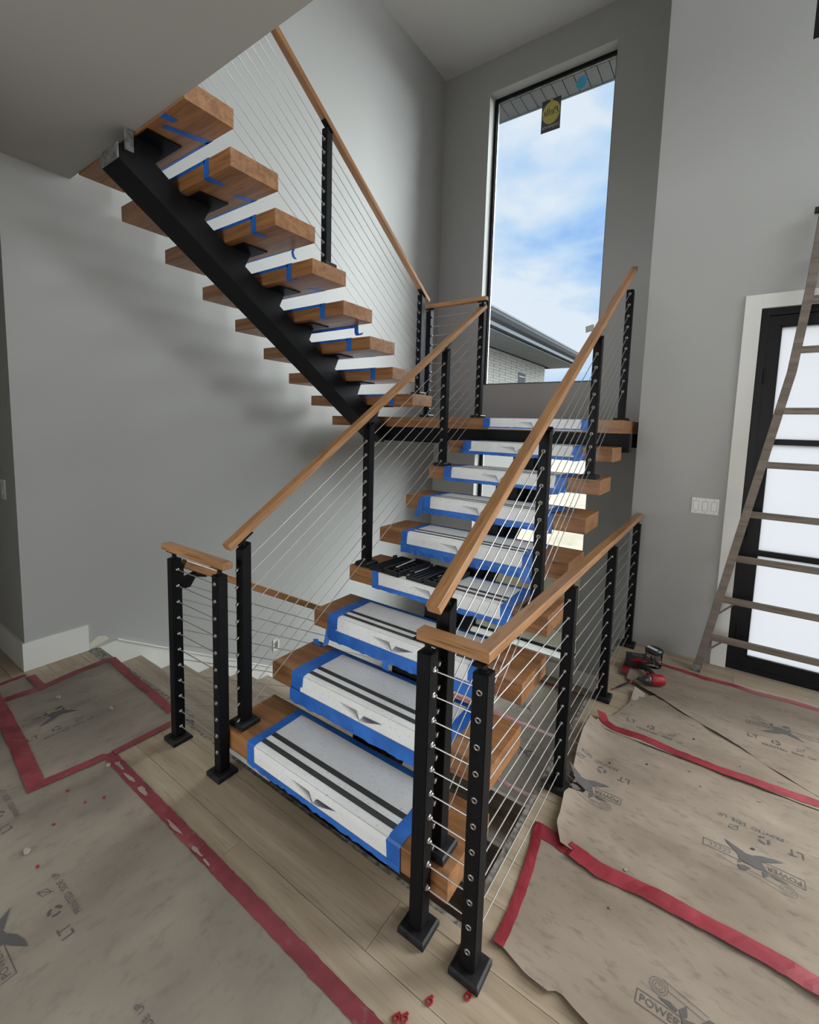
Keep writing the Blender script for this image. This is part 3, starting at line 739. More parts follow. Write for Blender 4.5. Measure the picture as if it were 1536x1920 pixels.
rail(g7, (XUR, UYS[0]+0.10, zc1+USL*0.10), (XUR, UYS[2]-0.1, zc1+USL*(UYS[2]-0.1-UYS[0])), w=0.05, t=0.034)

# ------------------------------------------------------------------ protective covers on the lower treads
def wing_logo(cx, cz, y, s=1.0):
    """winged V mark in the plane y, facing -y; cz is the foot of the V"""
    m = MB()
    def q(pts): m.add([(cx+a*s, y, cz+b*s) for a, b in pts], [tuple(range(len(pts)))])
    q([(-0.021, 0.042), (-0.0185, 0.042), (0.0018, 0.0035), (0.0, 0.0)])
    q([(0.0, 0.0), (0.0018, 0.0035), (0.0275, 0.034), (0.030, 0.034)])
    for k in range(6):
        th = 0.0030-0.0003*k; z = 0.042-0.0066*k
        xi = -0.0195+0.0031*k; xo = -0.130+0.0165*k
        q([(xi, z), (xi+0.001, z-th), (xo+0.020, z-th+0.002), (xo, z+0.0005)])
        z = 0.0335-0.0056*k
        xi = 0.0275-0.0042*k; xo = 0.130-0.0165*k
        q([(xi, z-th), (xi, z), (xo, z+0.0025), (xo-0.020, z-th+0.0012)])
    return m
def cover(i, label, xw0, xw1, tape_l=0.035, tape_r=0.045, hang=0.018, loose=0.0, xl_tape=None):
    y, z = ytop(i), ztop(i)
    t = thing('tread_cover', label, 'stair cover', ((xw0+xw1)/2, y+0.14, z), 'printed protective covers on the lower treads')
    yb_ = y+0.284 if i < 9 else y+0.33
    yf = y-0.0035; zt = z+0.0022
    zlo = z-0.086
    n = 26
    rnd = random.Random(i)
    # sheet wraps over the nosing
    xs = [xw0+(xw1-xw0)*k/n for k in range(n+1)]
    prof = [(yb_, zt), (y+0.20, zt), (y+0.12, zt), (y+0.05, zt), (y+0.010, zt), (y+0.002, zt-0.0015), (yf, zt-0.008), (yf-loose*0.35, zt-0.045), (yf-loose, zlo)]
    m = MB().grid([[(x, a, b) for x in xs] for a, b in prof])
    obj('cover_sheet', m, 'cover_white', t, smooth=True)
    for yc in (y+0.047, y+0.101):
        obj('stripe', MB().box(xw0+0.001, xw1-0.001, yc-0.0125, yc+0.0125, zt+0.0002, zt+0.0008), 'cover_black', t)
    tl, tr = xw0-tape_l, xw1+tape_r
    # side tapes: over the top and down the front
    def strip(xa, xb, dz=0.0012, wob=0.004):
        rows = []
        for (a, b) in [(yb_+0.01, zt+dz)]+[(y+0.22, zt+dz), (y+0.12, zt+dz), (y+0.02, zt+dz), (y+0.001, zt+dz-0.001), (yf-0.0015, zt-0.008), (yf-0.0015-loose*0.35, zt-0.05), (yf-0.0015-loose, zlo-hang)]:
            w0 = rnd.uniform(-wob, wob); rows.append([(xa+w0, a, b), ((xa+xb)/2, a, b+0.0002), (xb+w0*0.5, a, b)])
        return MB().grid(rows)
    obj('tape_strip', strip(tl, xw0+0.012), 'blue_tape', t)
    obj('tape_strip', strip(xw1-0.012, tr), 'blue_tape', t)
    # bottom tape, ragged lower edge
    top_r, mid_r, low_r = [], [], []
    nn = 40
    for k in range(nn+1):
        x = tl+(tr-tl)*k/nn
        w0 = rnd.uniform(-0.004, 0.004)*(1 if hang > 0.012 else 0.4)
        top_r.append((x, yf-0.002-loose*0.9, zlo+0.012)); mid_r.append((x, yf-0.003-loose, zlo-hang*0.4))
        low_r.append((x, yf-0.002-loose*1.1+rnd.uniform(-0.003, 0.003), zlo-hang+w0))
    obj('tape_strip', MB().grid([top_r, mid_r, low_r]), 'blue_tape', t)
    # back tape
    obj('tape_strip', MB().grid([[(tl, yb_-0.012, zt+0.0015), (tr, yb_-0.012, zt+0.0015)], [(tl, yb_+0.014, zt+0.0008), (tr, yb_+0.014, zt+0.0008)]]), 'blue_tape', t)
    lx = xw0+0.385
    yl = yf-0.0012-loose*0.55
    lg = obj('printed_logo', wing_logo(lx, z-0.071, yl-0.0012, 1.0), 'logo_ink', t)
    return t
names = {1: 'white striped cover with blue tape on the lowest tread', 2: 'white striped cover with blue tape on the second tread up', 3: 'white striped cover with a loose tape tail on the third tread',
         4: 'white striped cover under the black bit cases', 5: 'white striped cover on the tread above the bit cases', 6: 'white striped cover with tape hanging left, sixth tread up',
         7: 'white striped cover on the second tread below the landing', 8: 'white striped cover on the tread just below the landing', 9: 'white cover taped along the front edge of the landing'}
cov = {1: (0.104, 0.877, 0.037, 0.047, 0.014, 0.0), 2: (0.095, 0.88, 0.07, 0.05, 0.055, 0.012), 3: (0.045, 0.87, 0.06, 0.06, 0.055, 0.006), 4: (0.088, 0.889, 0.035, 0.05, 0.016, 0.0),
       5: (0.085, 0.876, 0.035, 0.05, 0.045, 0.004), 6: (0.065, 0.875, 0.05, 0.05, 0.03, 0.004), 7: (0.06, 0.85, 0.055, 0.06, 0.012, 0.010), 8: (0.06, 0.865, 0.06, 0.05, 0.012, 0.014), 9: (0.075, 0.835, 0.05, 0.05, -0.016, 0.006)}
covers = {}
for i in range(1, 10):
    a = cov[i]; covers[i] = cover(i, names[i], a[0], a[1], a[2], a[3], a[4], a[5])
# loose tape ends
def ribbon(pts, w, wdir, nm='loose_tape', parent=None, mat='blue_tape'):
    wd = Vector(wdir).normalized()*w/2
    return obj(nm, MB().grid([[tuple(Vector(p)-wd) for p in pts], [tuple(Vector(p)+wd) for p in pts]]), mat, parent, smooth=True)
y3, z3 = ytop(3), ztop(3)
ribbon([(-0.012, y3-0.006, z3-0.085), (-0.014, y3-0.012, z3-0.13), (-0.018, y3-0.02, z3-0.165), (-0.035, y3-0.03, z3-0.182), (-0.062, y3-0.03, z3-0.183), (-0.085, y3-0.028, z3-0.176), (-0.10, y3-0.02, z3-0.162)], 0.032, (1, 0.35, 0.15), parent=covers[3])
ribbon([(0.40, y3-0.008, z3-0.12), (0.398, y3-0.014, z3-0.15), (0.40, y3-0.012, z3-0.178)], 0.04, (1, 0, -0.1), parent=covers[3])
y6, z6 = ytop(6), ztop(6)
ribbon([(0.005, y6-0.006, z6-0.01), (0.0, y6-0.012, z6-0.06), (-0.012, y6-0.02, z6-0.115), (-0.022, y6-0.022, z6-0.145)], 0.042, (1, 0, -0.05), parent=covers[6])
ribbon([(0.90, y6+0.02, z6+0.006), (0.95, y6+0.09, z6+0.012), (0.985, y6+0.15, z6+0.022), (1.0, y6+0.18, z6+0.010)], 0.04, (0.6, -0.5, 0.1), parent=covers[6])
y5, z5 = ytop(5), ztop(5)
ribbon([(0.885, y5-0.010, z5-0.06), (0.89, y5-0.018, z5-0.11), (0.90, y5-0.02, z5-0.15)], 0.05, (1, 0, 0.1), parent=covers[5])
y7, z7 = ytop(7), ztop(7)
ribbon([(0.72, y7-0.014, z7-0.085), (0.80, y7-0.03, z7-0.105), (0.87, y7-0.03, z7-0.095), (0.905, y7-0.012, z7-0.06)], 0.03, (0.1, 0, 1), parent=covers[7])
y8, z8 = ytop(8), ztop(8)
ribbon([(0.075, y8-0.02, z8-0.092), (0.02, y8-0.026, z8-0.088), (-0.01, y8-0.024, z8-0.068), (-0.022, y8-0.018, z8-0.045)], 0.026, (0.1, 0, 1), parent=covers[8])
ribbon([(0.86, y8-0.02, z8-0.092), (0.905, y8-0.026, z8-0.088), (0.93, y8-0.024, z8-0.075), (0.945, y8-0.02, z8-0.060)], 0.024, (0.1, 0, 1), parent=covers[8])

# covers and tape on the upper treads (seen from below)
upn = ['first', 'second', 'third', 'fourth', 'fifth', 'sixth', 'seventh', 'eighth']
for k in range(1, 9):
    yf_, yn, z = uy(k), max(uy(k)-DEP, -0.217), uz(k)
    t = thing('tread_cover', 'white cover with blue tape ends on the %s tread of the upper flight' % upn[k-1], 'stair cover', (-1.12, yn+0.15, z), 'covers on the upper treads')
    xs0, xs1 = -1.52, -0.735
    obj('cover_sheet', MB().box(xs0, xs1, yn+0.02, yf_-0.001, z+0.0003, z+0.0022), 'cover_white', t)
    e_ = 0.0012
    if k > 1 or True:
        rnd = random.Random(k+50)
        xt = -0.742+rnd.uniform(-0.01, 0.012)
        wt = 0.05
        fold = [0.10, 0.0, 0.0, 0.05, 0.055, 0.075, 0.092, 0.06][k-1]
        # strip over the near face and folded under
        rows = [[(xt, yn+0.06, z+0.003), (xt+wt, yn+0.06, z+0.003)], [(xt, yn-e_, z+0.003), (xt+wt, yn-e_, z+0.003)], [(xt, yn-e_, z-TH-e_), (xt+wt, yn-e_, z-TH-e_)]]
        if fold > 0.01: rows.append([(xt+0.012, yn+fold, z-TH-e_), (xt+wt+0.006, yn+fold+0.006, z-TH-e_)])
        obj('tape_strip', MB().grid(rows), 'blue_tape', t)
        obj('tape_strip', MB().grid([[(-1.55, yn+0.03, z+0.003), (xt+0.01, yn+0.03, z+0.003)], [(-1.55, yn-e_, z+0.002), (xt+0.01, yn-e_, z+0.002)], [(-1.55, yn-e_, z-0.020), (xt+0.01, yn-e_, z-0.016)]]), 'blue_tape', t)
        # tape over the far edge, showing as a line under the tread
        obj('tape_strip', MB().grid([[(-1.55, yf_+e_, z+0.002), (-0.70, yf_+e_, z+0.002)], [(-1.55, yf_+e_, z-TH-e_), (-0.70, yf_+e_, z-TH-e_)], [(-1.55, yf_-0.012, z-TH-e_), (-0.735, yf_-0.012, z-TH-e_)]]), 'blue_tape', t)
        if k in (8, 7, 5, 3):
            a_, b_ = (-0.80, yf_-0.21) if k == 8 else (-0.765, yf_-0.10)
            obj('tape_strip', MB().grid([[(a_-0.02, b_, z-TH-e_), (a_+0.025, b_-0.004, z-TH-e_)], [(-0.752, yf_, z-TH-e_), (-0.700, yf_, z-TH-e_)]]), 'blue_tape', t)
        if k == 6:
            ribbon([(-0.70, yf_-0.004, z-TH-0.002), (-0.705, yf_-0.01, z-TH-0.02), (-0.70, yf_-0.005, z-TH-0.05), (-0.69, yf_+0.005, z-TH-0.062)], 0.02, (1, 0.3, 0), parent=t)
        if k == 4:
            ribbon([(-0.66, yf_+0.001, z-TH+0.01), (-0.66, yf_+0.003, z-TH-0.05), (-0.65, yf_+0.004, z-TH-0.07), (-0.63, yf_+0.012, z-TH-0.072), (-0.62, yf_+0.02, z-TH-0.055)], 0.04, (1, 0, 0.1), parent=t)
            obj('tape_strip', MB().grid([[(-1.2, yf_+0.002, z-TH+0.02), (-0.64, yf_+0.002, z-TH+0.02)], [(-1.2, yf_+0.002, z-TH-0.018), (-0.64, yf_+0.002, z-TH-0.016)]]), 'blue_tape', t)

# ------------------------------------------------------------------ floor paper, tape and prints
def wav(x, y, amp=0.0022, f=2.2, seed=0.0):
    u, v = 0.82*x+0.57*y, -0.57*x+0.82*y
    return amp*(0.8*mnoise.noise(Vector((u*f*0.7+seed, v*f*2.4, seed)))+0.55*mnoise.noise(Vector((u*f*1.5, v*f*5.5+seed, 3.1)))+0.25*mnoise.noise(Vector((u*f*6, v*f*11, seed+7.7))))
class Paper:
    def __init__(s, label, x0, x1, y0, y1, base, mat, left=None, right=None, low=None, high=None, curl=None, amp=0.003, nx=70, ny=40, seed=0.0):
        s.base, s.amp, s.seed, s.curl = base, amp, seed, curl
        s.root = tag(bpy.data.objects.new('floor_paper', None), label, 'floor paper')
        col.objects.link(s.root); s.root.location = ((x0+x1)/2, (y0+y1)/2, 0)
        rows = []
        for j in range(ny+1):
            v = j/ny; row = []
            for i in range(nx+1):
                u = (i/nx)**1.5 if left else i/nx
                yv = y0+(y1-y0)*v
                xa = left(yv) if left else x0
                xb = right(yv) if right else x1
                x = xa+(xb-xa)*u
                ya = low(x) if low else y0
                yb = high(x) if high else y1
                y = ya+(yb-ya)*v
                row.append((x, y, s.h(x, y)))
            rows.append(row)
        m = MB().grid(rows)
        o = obj('sheet', m, mat, s.root, smooth=True)
    def h(s, x, y):
        z = s.base+s.amp+wav(x, y, s.amp, seed=s.seed)
        if s.curl: z += s.curl(x, y)
        return max(z, s.base+0.0004)
    def decal(s, nm, mb, mat='print_ink'):
        mb.v = [(a, b, s.h(a, b)+0.0012) for a, b, c in mb.v]
        return obj(nm, mb, mat, s.root)
def lerp_tab(tab):
    def f(t):
        if t <= tab[0][0]: return tab[0][1]
        for (a, va), (b, vb) in zip(tab, tab[1:]):
            if t <= b: return va+(vb-va)*(t-a)/(b-a)
        return tab[-1][1]
    return f
PL2 = Paper('large brown floor paper sheet in the left foreground', -1.80, 2.2, -3.0, -0.607, 0.0, 'kraft_worn', amp=0.0016, nx=90, ny=60, seed=1)
PL1 = Paper('small brown paper sheet taped in front of the basement steps', -1.60, -0.645, -0.85, -0.198, 0.003, 'kraft_worn', amp=0.0013, nx=30, ny=24, seed=2)
PR1 = Paper('brown paper sheet nearest the corner post, torn along its front', 1.25, 3.4, -0.25, 0.262, 0.0, 'kraft_paper',
            left=lerp_tab([(-0.25, 1.272), (-0.05, 1.262), (0.262, 1.225)]), low=lerp_tab([(1.26, -0.215), (1.31, -0.231), (1.36, -0.248), (1.44, -0.25), (1.447, -0.225), (1.50, -0.247), (1.7, -0.30), (3.4, -0.36)]),
            curl=lambda x, y: 0.010*max(0.0, (-0.17-y)/0.08)**1.5 if y < -0.17 else 0.0, amp=0.005, nx=80, ny=30, seed=3)
def r2_curl(x, y):
    e = max(0.0, 1.0-(x-1.225)/0.14)
    k = 0.5+0.5*math.sin(y*9.0+0.6)
    return (0.030+0.016*k)*e*e
PR2 = Paper('curled middle sheet of brown paper beside the right guard', 1.2, 3.4, 0.255, 1.135, 0.003, 'kraft_paper',
            left=lerp_tab([(0.255, 1.31), (0.33, 1.272), (0.39, 1.268), (0.51, 1.250), (0.545, 1.262), (0.575, 1.325), (0.605, 1.318), (0.624, 1.262), (0.66, 1.246), (0.80, 1.228), (0.98, 1.212), (1.135, 1.212)]), curl=r2_curl, amp=0.010, nx=90, ny=64, seed=4)
PR3 = Paper('brown paper sheet taped below the red drill', 1.24, 3.4, 1.105, 1.74, 0.010, 'kraft_paper',
            left=lerp_tab([(1.105, 1.235), (1.20, 1.26), (1.26, 1.31), (1.45, 1.36), (1.56, 1.372), (1.60, 1.43), (1.74, 1.50)]), high=lerp_tab([(1.24, 1.74), (1.318, 1.74), (1.497, 1.69), (1.63, 1.608), (1.767, 1.521), (1.912, 1.449), (2.014, 1.36), (2.3, 1.20), (2.45, 1.13), (3.4, 1.12)]),
            curl=lambda x, y: 0.012*max(0.0, 1-(x-1.24)/0.06)**2, amp=0.008, nx=80, ny=36, seed=5)
PR4 = Paper('brown paper sheet farthest back, under the drill and jar', 1.27, 3.4, 1.0, 2.085, 0.017, 'kraft_paper',
            left=lerp_tab([(1.0, 1.30), (2.085, 1.272)]), low=lerp_tab([(1.27, 1.768), (1.318, 1.733), (1.497, 1.63), (1.63, 1.548), (1.767, 1.461), (1.912, 1.389), (2.014, 1.30), (2.3, 1.14), (3.4, 0.7)]), amp=0.007, nx=70, ny=36, seed=6)
PB = Paper('grey lit paper covering the lower landing', -1.7, 1.1, 2.12, 4.12, ZB, 'kraft_worn', amp=0.002, nx=30, ny=26, seed=7)

def tape(label, pts, w, hf, mat='red_tape', nm='red_tape', jag=0.004, lift=0.0018, patches=()):
    """a strip following the polyline pts (x,y) on the surface hf"""
    ps = []
    for (a, b) in zip(pts, pts[1:]):
        n = max(2, int(math.hypot(b[0]-a[0], b[1]-a[1])/0.02))
        ps += [(a[0]+(b[0]-a[0])*k/n, a[1]+(b[1]-a[1])*k/n) for k in range(n)]
    ps.append(pts[-1])
    rows = [[], [], [], []]
    for i, p in enumerate(ps):
        q, r = ps[max(i-1, 0)], ps[min(i+1, len(ps)-1)]
        d = Vector((r[0]-q[0], r[1]-q[1], 0)).normalized(); n = Vector((-d.y, d.x, 0))
        for j, s in enumerate((-0.5, -0.17, 0.17, 0.5)):
            o = n*w*s + n*random.uniform(-jag, jag)*(0.4 if abs(s) > 0.3 else 0)
            x, y = p[0]+o.x, p[1]+o.y
            rows[j].append((x, y, hf(x, y)+lift+0.0012*random.random()*(1 if j in (1, 2) else 0)))
    o = obj(nm, MB().grid(rows), mat)
    tag(o, label, 'tape')
    for (u, v, ww, hh) in patches:
        x = pts[0][0]+(pts[-1][0]-pts[0][0])*u; y = pts[0][1]+(pts[-1][1]-pts[0][1])*u+v
        pol = [(x+ww*1.5*math.cos(a)*random.uniform(0.55, 1.15), y+hh*0.8*math.sin(a)*random.uniform(0.4, 1.25)) for a in [2*math.pi*k/11 for k in range(11)]]
        m = MB().add([(a, b, hf(a, b)+lift+0.0022) for a, b in pol], [tuple(range(11))])
        obj('torn_patch', m, 'torn_pink', o)
    return o
hL = lambda x, y: max(PL2.h(x, y) if y < -0.6 else 0.0, 0.001)
hL1 = lambda x, y: PL1.h(x, y)
tape('long red tape strip along the edge of the large left sheet', [(-0.66, -0.593), (0.05, -0.600), (0.53, -0.605), (1.06, -0.611), (1.9, -0.62)], 0.052, hL, patches=[(0.055, 0.0, 0.03, 0.016), (0.10, -0.005, 0.035, 0.012), (0.15, -0.004, 0.03, 0.015), (0.26, -0.012, 0.045, 0.012), (0.33, -0.014, 0.03, 0.010), (0.36, -0.016, 0.02, 0.007)], mat='red_tape_dusty')
tape('short red tape strip from the long tape towards the left guard post', [(-0.628, -0.575), (-0.625, -0.30)], 0.042, hL1, lift=0.003, mat='red_tape_dusty')
tape('short red tape strip down the near right edge of the small sheet', [(-0.635, -0.612), (-0.668, -0.85)], 0.05, hL1, lift=0.003, mat='red_tape_dusty')
tape('wide red tape strip along the near edge of the small sheet', [(-0.645, -0.872), (-1.05, -0.835), (-1.40, -0.810), (-1.75, -0.79)], 0.068, hL1, lift=0.003, mat='red_tape_dusty')
tape('thin red tape strip along the left edge of the small sheet', [(-1.575, -0.76), (-1.563, -0.60), (-1.60, -0.40), (-1.61, -0.19)], 0.055, hL1, lift=0.003, mat='red_tape_dusty')
tape('red tape strip along the head of the basement steps', [(-1.62, -0.192), (-1.30, -0.215), (-1.0, -0.222), (-0.72, -0.240)], 0.050, hL1, lift=0.003, mat='red_tape_dusty')
tape('small red tape piece beside the wall corner', [(-1.80, -0.74), (-1.812, -0.605)], 0.034, hL, lift=0.003, mat='red_tape_dusty')
tape('stub of red tape below the short baseboard', [(-1.775, -0.592), (-1.58, -0.592)], 0.046, lambda x, y: 0.004, mat='red_tape_dusty')
hR = lambda x, y: max(PR1.h(x, y), 0.002)
def hR12(x, y): return max(PR1.h(x, y), PR2.h(x, y)-0.0 if x > 1.34 else 0.0, 0.003)
tape('red tape strip running down beside the corner post', [(1.207, 0.305), (1.228, 0.20), (1.245, 0.07), (1.256, -0.10), (1.257, -0.222)], 0.036, hR, jag=0.003)
tape('long red tape strip across the right foreground paper', [(1.20, 0.275), (1.28, 0.27), (1.46, 0.232), (1.61, 0.252), (1.80, 0.258), (1.93, 0.257), (2.09, 0.246), (2.6, 0.245), (3.3, 0.25)], 0.066, hR12)
def hR23(x, y): return max(PR2.h(x, y), PR3.h(x, y))
tape('red tape strip across the middle of the right paper', [(1.252, 1.225), (1.285, 1.165), (1.335, 1.138), (1.468, 1.150), (1.669, 1.129), (1.849, 1.122), (2.014, 1.133), (2.195, 1.15), (3.3, 1.15)], 0.050, hR23)
tape('red tape strip along the back edge of the right paper', [(1.262, 2.088), (1.436, 2.091), (1.612, 2.077), (1.72, 2.066), (1.856, 2.076), (1.986, 2.060), (2.228, 2.069), (3.3, 2.07)], 0.045, lambda x, y: PR4.h(x, min(y, 2.08)))
tape('crumpled red tape piece beside the drill battery', [(1.285, 2.07), (1.272, 1.93), (1.278, 1.79)], 0.046, lambda x, y: 0.029, jag=0.008)
hB = lambda x, y: PB.h(x, y)
for yy_, lb in ((2.22, 'near'), (3.135, 'middle'), (4.09, 'far')):
    tape('red tape strip across the %s part of the lower landing' % lb, [(-1.6, yy_), (1.1, yy_)], 0.05, hB)

def pattern(pap, cx, cy, ang, full=True, psu=True, s=1.0, eagle=True):
    """print block: framed wordmark with bird, roll drawing, symbols and side-up line"""
    ca, sa = math.cos(ang), math.sin(ang)
    def T(u, v): return (cx+(u*ca-v*sa)*s, cy+(u*sa+v*ca)*s, 0)
    def M4(u, v): 
        p = T(u, v); return Matrix(((ca*s, -sa*s, 0, p[0]), (sa*s, ca*s, 0, p[1]), (0, 0, 1, 0), (0, 0, 0, 1)))
    cur = [MB()]
    def poly(pts): cur[0].add([T(*p) for p in pts], [tuple(range(len(pts)))])
    def flush(nm):
        if cur[0].v: pap.decal(nm, cur[0])
        cur[0] = MB()
    def line(p, q, w=0.0022):
        n = max(1, int(math.hypot(q[0]-p[0], q[1]-p[1])/0.03)); d = Vector((q[0]-p[0], q[1]-p[1])).normalized(); nn = Vector((-d.y, d.x))*w/2
        for k in range(n):
            a = (p[0]+(q[0]-p[0])*k/n, p[1]+(q[1]-p[1])*k/n); b = (p[0]+(q[0]-p[0])*(k+1)/n, p[1]+(q[1]-p[1])*(k+1)/n)
            poly([(a[0]-nn.x, a[1]-nn.y), (b[0]-nn.x, b[1]-nn.y), (b[0]+nn.x, b[1]+nn.y), (a[0]+nn.x, a[1]+nn.y)])
    if full:
        for a, b in (((-0.158, -0.02), (0.158, -0.02)), ((-0.158, 0.02), (0.158, 0.02)), ((-0.158, -0.02), (-0.158, 0.02)), ((0.158, -0.02), (0.158, 0.02))): line(a, b)
        # bird
        poly([(-0.045, 0.018), (-0.012, 0.028), (0.010, 0.022), (0.040, 0.012), (0.046, -0.014), (0.020, -0.030), (-0.004, -0.034), (-0.030, -0.020)])
        poly([(0.046, -0.012), (0.020, -0.032), (0.060, -0.052), (0.088, -0.066), (0.064, -0.030)])
        poly([(-0.030, -0.018), (-0.004, -0.036), (-0.030, -0.052), (-0.070, -0.062), (-0.100, -0.062), (-0.060, -0.034)])
        poly([(-0.045, 0.018), (-0.030, 0.030), (-0.034, 0.058), (-0.052, 0.036)])
        poly([(0.030, 0.014), (0.040, 0.012), (0.046, 0.034), (0.034, 0.028)])
        # roll drawing
        poly([(0.004, 0.040), (0.020, 0.060), (0.040, 0.062), (0.046, 0.044), (0.024, 0.034)])
        poly([(-0.108, 0.034), (-0.085, 0.028), (-0.058, 0.024), (-0.054, 0.032), (-0.075, 0.040)])
        for k in range(40):
            r0, r1 = 0.004+0.0006*k, 0.004+0.0006*(k+1); a0, a1 = k*0.5, (k+1)*0.5
            line((-0.108+r0*math.cos(a0), 0.064+r0*math.sin(a0)), (-0.108+r1*math.cos(a1), 0.064+r1*math.sin(a1)), 0.0013)
        line((-0.10, 0.090), (0.02, 0.066), 0.0014); line((-0.084, 0.066), (0.01, 0.050), 0.0014); line((0.04, 0.056), (0.11, 0.040), 0.0014)
        for (u, v) in ((0.075, 0.0), (0.090, 0.0), (0.105, 0.0), (0.120, 0.0), (0.135, 0.0)):
            for a, b in (((u-0.005, -0.009), (u+0.005, -0.009)), ((u-0.005, 0.009), (u+0.005, 0.009)), ((u-0.005, -0.009), (u-0.005, 0.009))): line(a, b, 0.0016)
        t_ = text_mb('POWER', 0.030, M4(-0.098, 0.0)); cur[0].add(t_.v, t_.f)
        flush('printed_emblem')
    if psu:
        t_ = text_mb('PRINTED  SIDE  UP', 0.027, M4(0.0, -0.195)); cur[0].add(t_.v, t_.f); flush('printed_line')
        t_ = text_mb('LT', 0.050, M4(-0.145, -0.148)); cur[0].add(t_.v, t_.f); flush('printed_letters')
        for k in range(3):
            a0 = 2*math.pi*k/3+0.3
            for q in range(4):
                a1, a2 = a0+q*0.36, a0+(q+1)*0.36
                poly([(-0.045+0.012*math.cos(a1), -0.148+0.012*math.sin(a1)), (-0.045+0.021*math.cos(a1), -0.148+0.021*math.sin(a1)), (-0.045+0.021*math.cos(a2), -0.148+0.021*math.sin(a2)), (-0.045+0.012*math.cos(a2), -0.148+0.012*math.sin(a2))])
        flush('recycling_symbol')
        for a, b in (((0.04, -0.165), (0.075, -0.135)), ((0.04, -0.165), (0.045, -0.140)), ((0.045, -0.140), (0.075, -0.135)), ((0.075, -0.135), (0.068, -0.158)), ((0.068, -0.158), (0.04, -0.165)), ((0.035, -0.172), (0.04, -0.165))): line(a, b, 0.002)
        flush('leaf_symbol')
pattern(PR2, 1.935, 0.624, math.pi)
pattern(PR2, 1.31, 0.620, math.pi, s=1.0)
pattern(PR2, 2.56, 0.624, math.pi)
pattern(PR1, 1.798, -0.097, 0.0)
pattern(PR1, 2.42, -0.097, 0.0)
pattern(PR4, 2.10, 1.685, 0.08)
pattern(PR3, 1.55, 1.42, 0.0, full=False)
pattern(PL2, -0.03, -1.16, math.pi)
pattern(PL2, -0.66, -1.16, math.pi)
pattern(PL2, 0.60, -1.16, math.pi)
pattern(PL1, -1.205, -0.63, math.pi/2)
pattern(PB, 0.05, 3.45, 0.0)
pattern(PB, 0.30, 2.72, math.pi)
# stains and scuffs are part of the paper materials; crumbs and scraps lie on top
def scrap(nm, label, x, y, z, r, mat, cat, group, n=7, th=0.004, seed=0):
    rr = random.Random(seed); pol = [(x+r*math.cos(a)*rr.uniform(0.55, 1.2), y+r*math.sin(a)*rr.uniform(0.4, 1.0), z) for a in [2*math.pi*k/n for k in range(n)]]
    o = obj(nm, MB().prism(pol, (0, 0, th)), mat); tag(o, label, cat, group); return o
for k, (x, y, lb) in enumerate([(1.156, -0.471, 'red plastic scrap on the floor in front of the two posts'), (1.24, -0.395, 'red plastic scrap against the corner post base'), (1.102, -0.558, 'left of the two red scraps at the bottom edge'), (1.120, -0.545, 'right of the two red scraps at the bottom edge')]):
    m = MB(); c = Vector((x, y, 0.004)); pts = [c+Vector((0.008*math.cos(a), 0.0095*math.sin(a), 0)) for a in [2*math.pi*q/12 for q in range(13)]]
    m.tube(pts, 0.0028, 6).box(x-0.004, x+0.004, y+0.007, y+0.017, 0.0, 0.005)
    tag(obj('plastic_scrap', m, 'tool_red'), lb, 'scrap', 'red plastic scraps on the floor')
for k, (x, y) in enumerate([(-0.537, -0.797), (-0.406, -0.776), (-0.371, -0.717), (-0.383, -0.893), (-0.218, -0.993)]):
    scrap('paint_fleck', 'reddish brown fleck on the large left paper sheet', x, y, hL(x, y), 0.010, 'red_tape', 'scrap', 'reddish flecks on the left paper', seed=k, th=0.0015)
for k, (x, y) in enumerate([(-1.369, -0.571), (-0.554, -0.629), (-0.32, -0.998), (-1.02, -0.43)]):
    scrap('plaster_crumb', 'pale plaster crumb on the brown paper at left', x, y, 0.006, 0.014, 'torn_paper', 'crumb', 'plaster crumbs on the left paper', seed=k+20, th=0.006)
rr = random.Random(3)
for k in range(14):
    x, y = rr.uniform(1.35, 2.1), rr.uniform(-0.2, 1.9)
    z = max(PR1.h(x, y) if y < 0.26 else 0, PR2.h(x, y) if 0.26 < y < 1.13 else 0, PR3.h(x, y) if 1.1 < y < 1.7 else 0, PR4.h(x, y) if y > 1.5 else 0)
    scrap('debris_crumb', 'tiny crumb of debris on the right hand paper', x, y, z, rr.uniform(0.004, 0.009), rr.choice(['torn_paper', 'edge_grit', 'cover_black']), 'crumb', 'crumbs on the right paper', seed=k+40, th=0.003)
# torn flap of paper near the drill
fl = MB(); 
fp = [[(1.365+0.02*j+0.004*math.sin(3*i), 1.50+0.035*i, 0.012+0.020*(1-j/3.0)*(0.4+0.2*i)) for j in range(4)] for i in range(5)]
obj('torn_flap', fl.grid(fp), 'torn_paper', PR3.root, smooth=True)

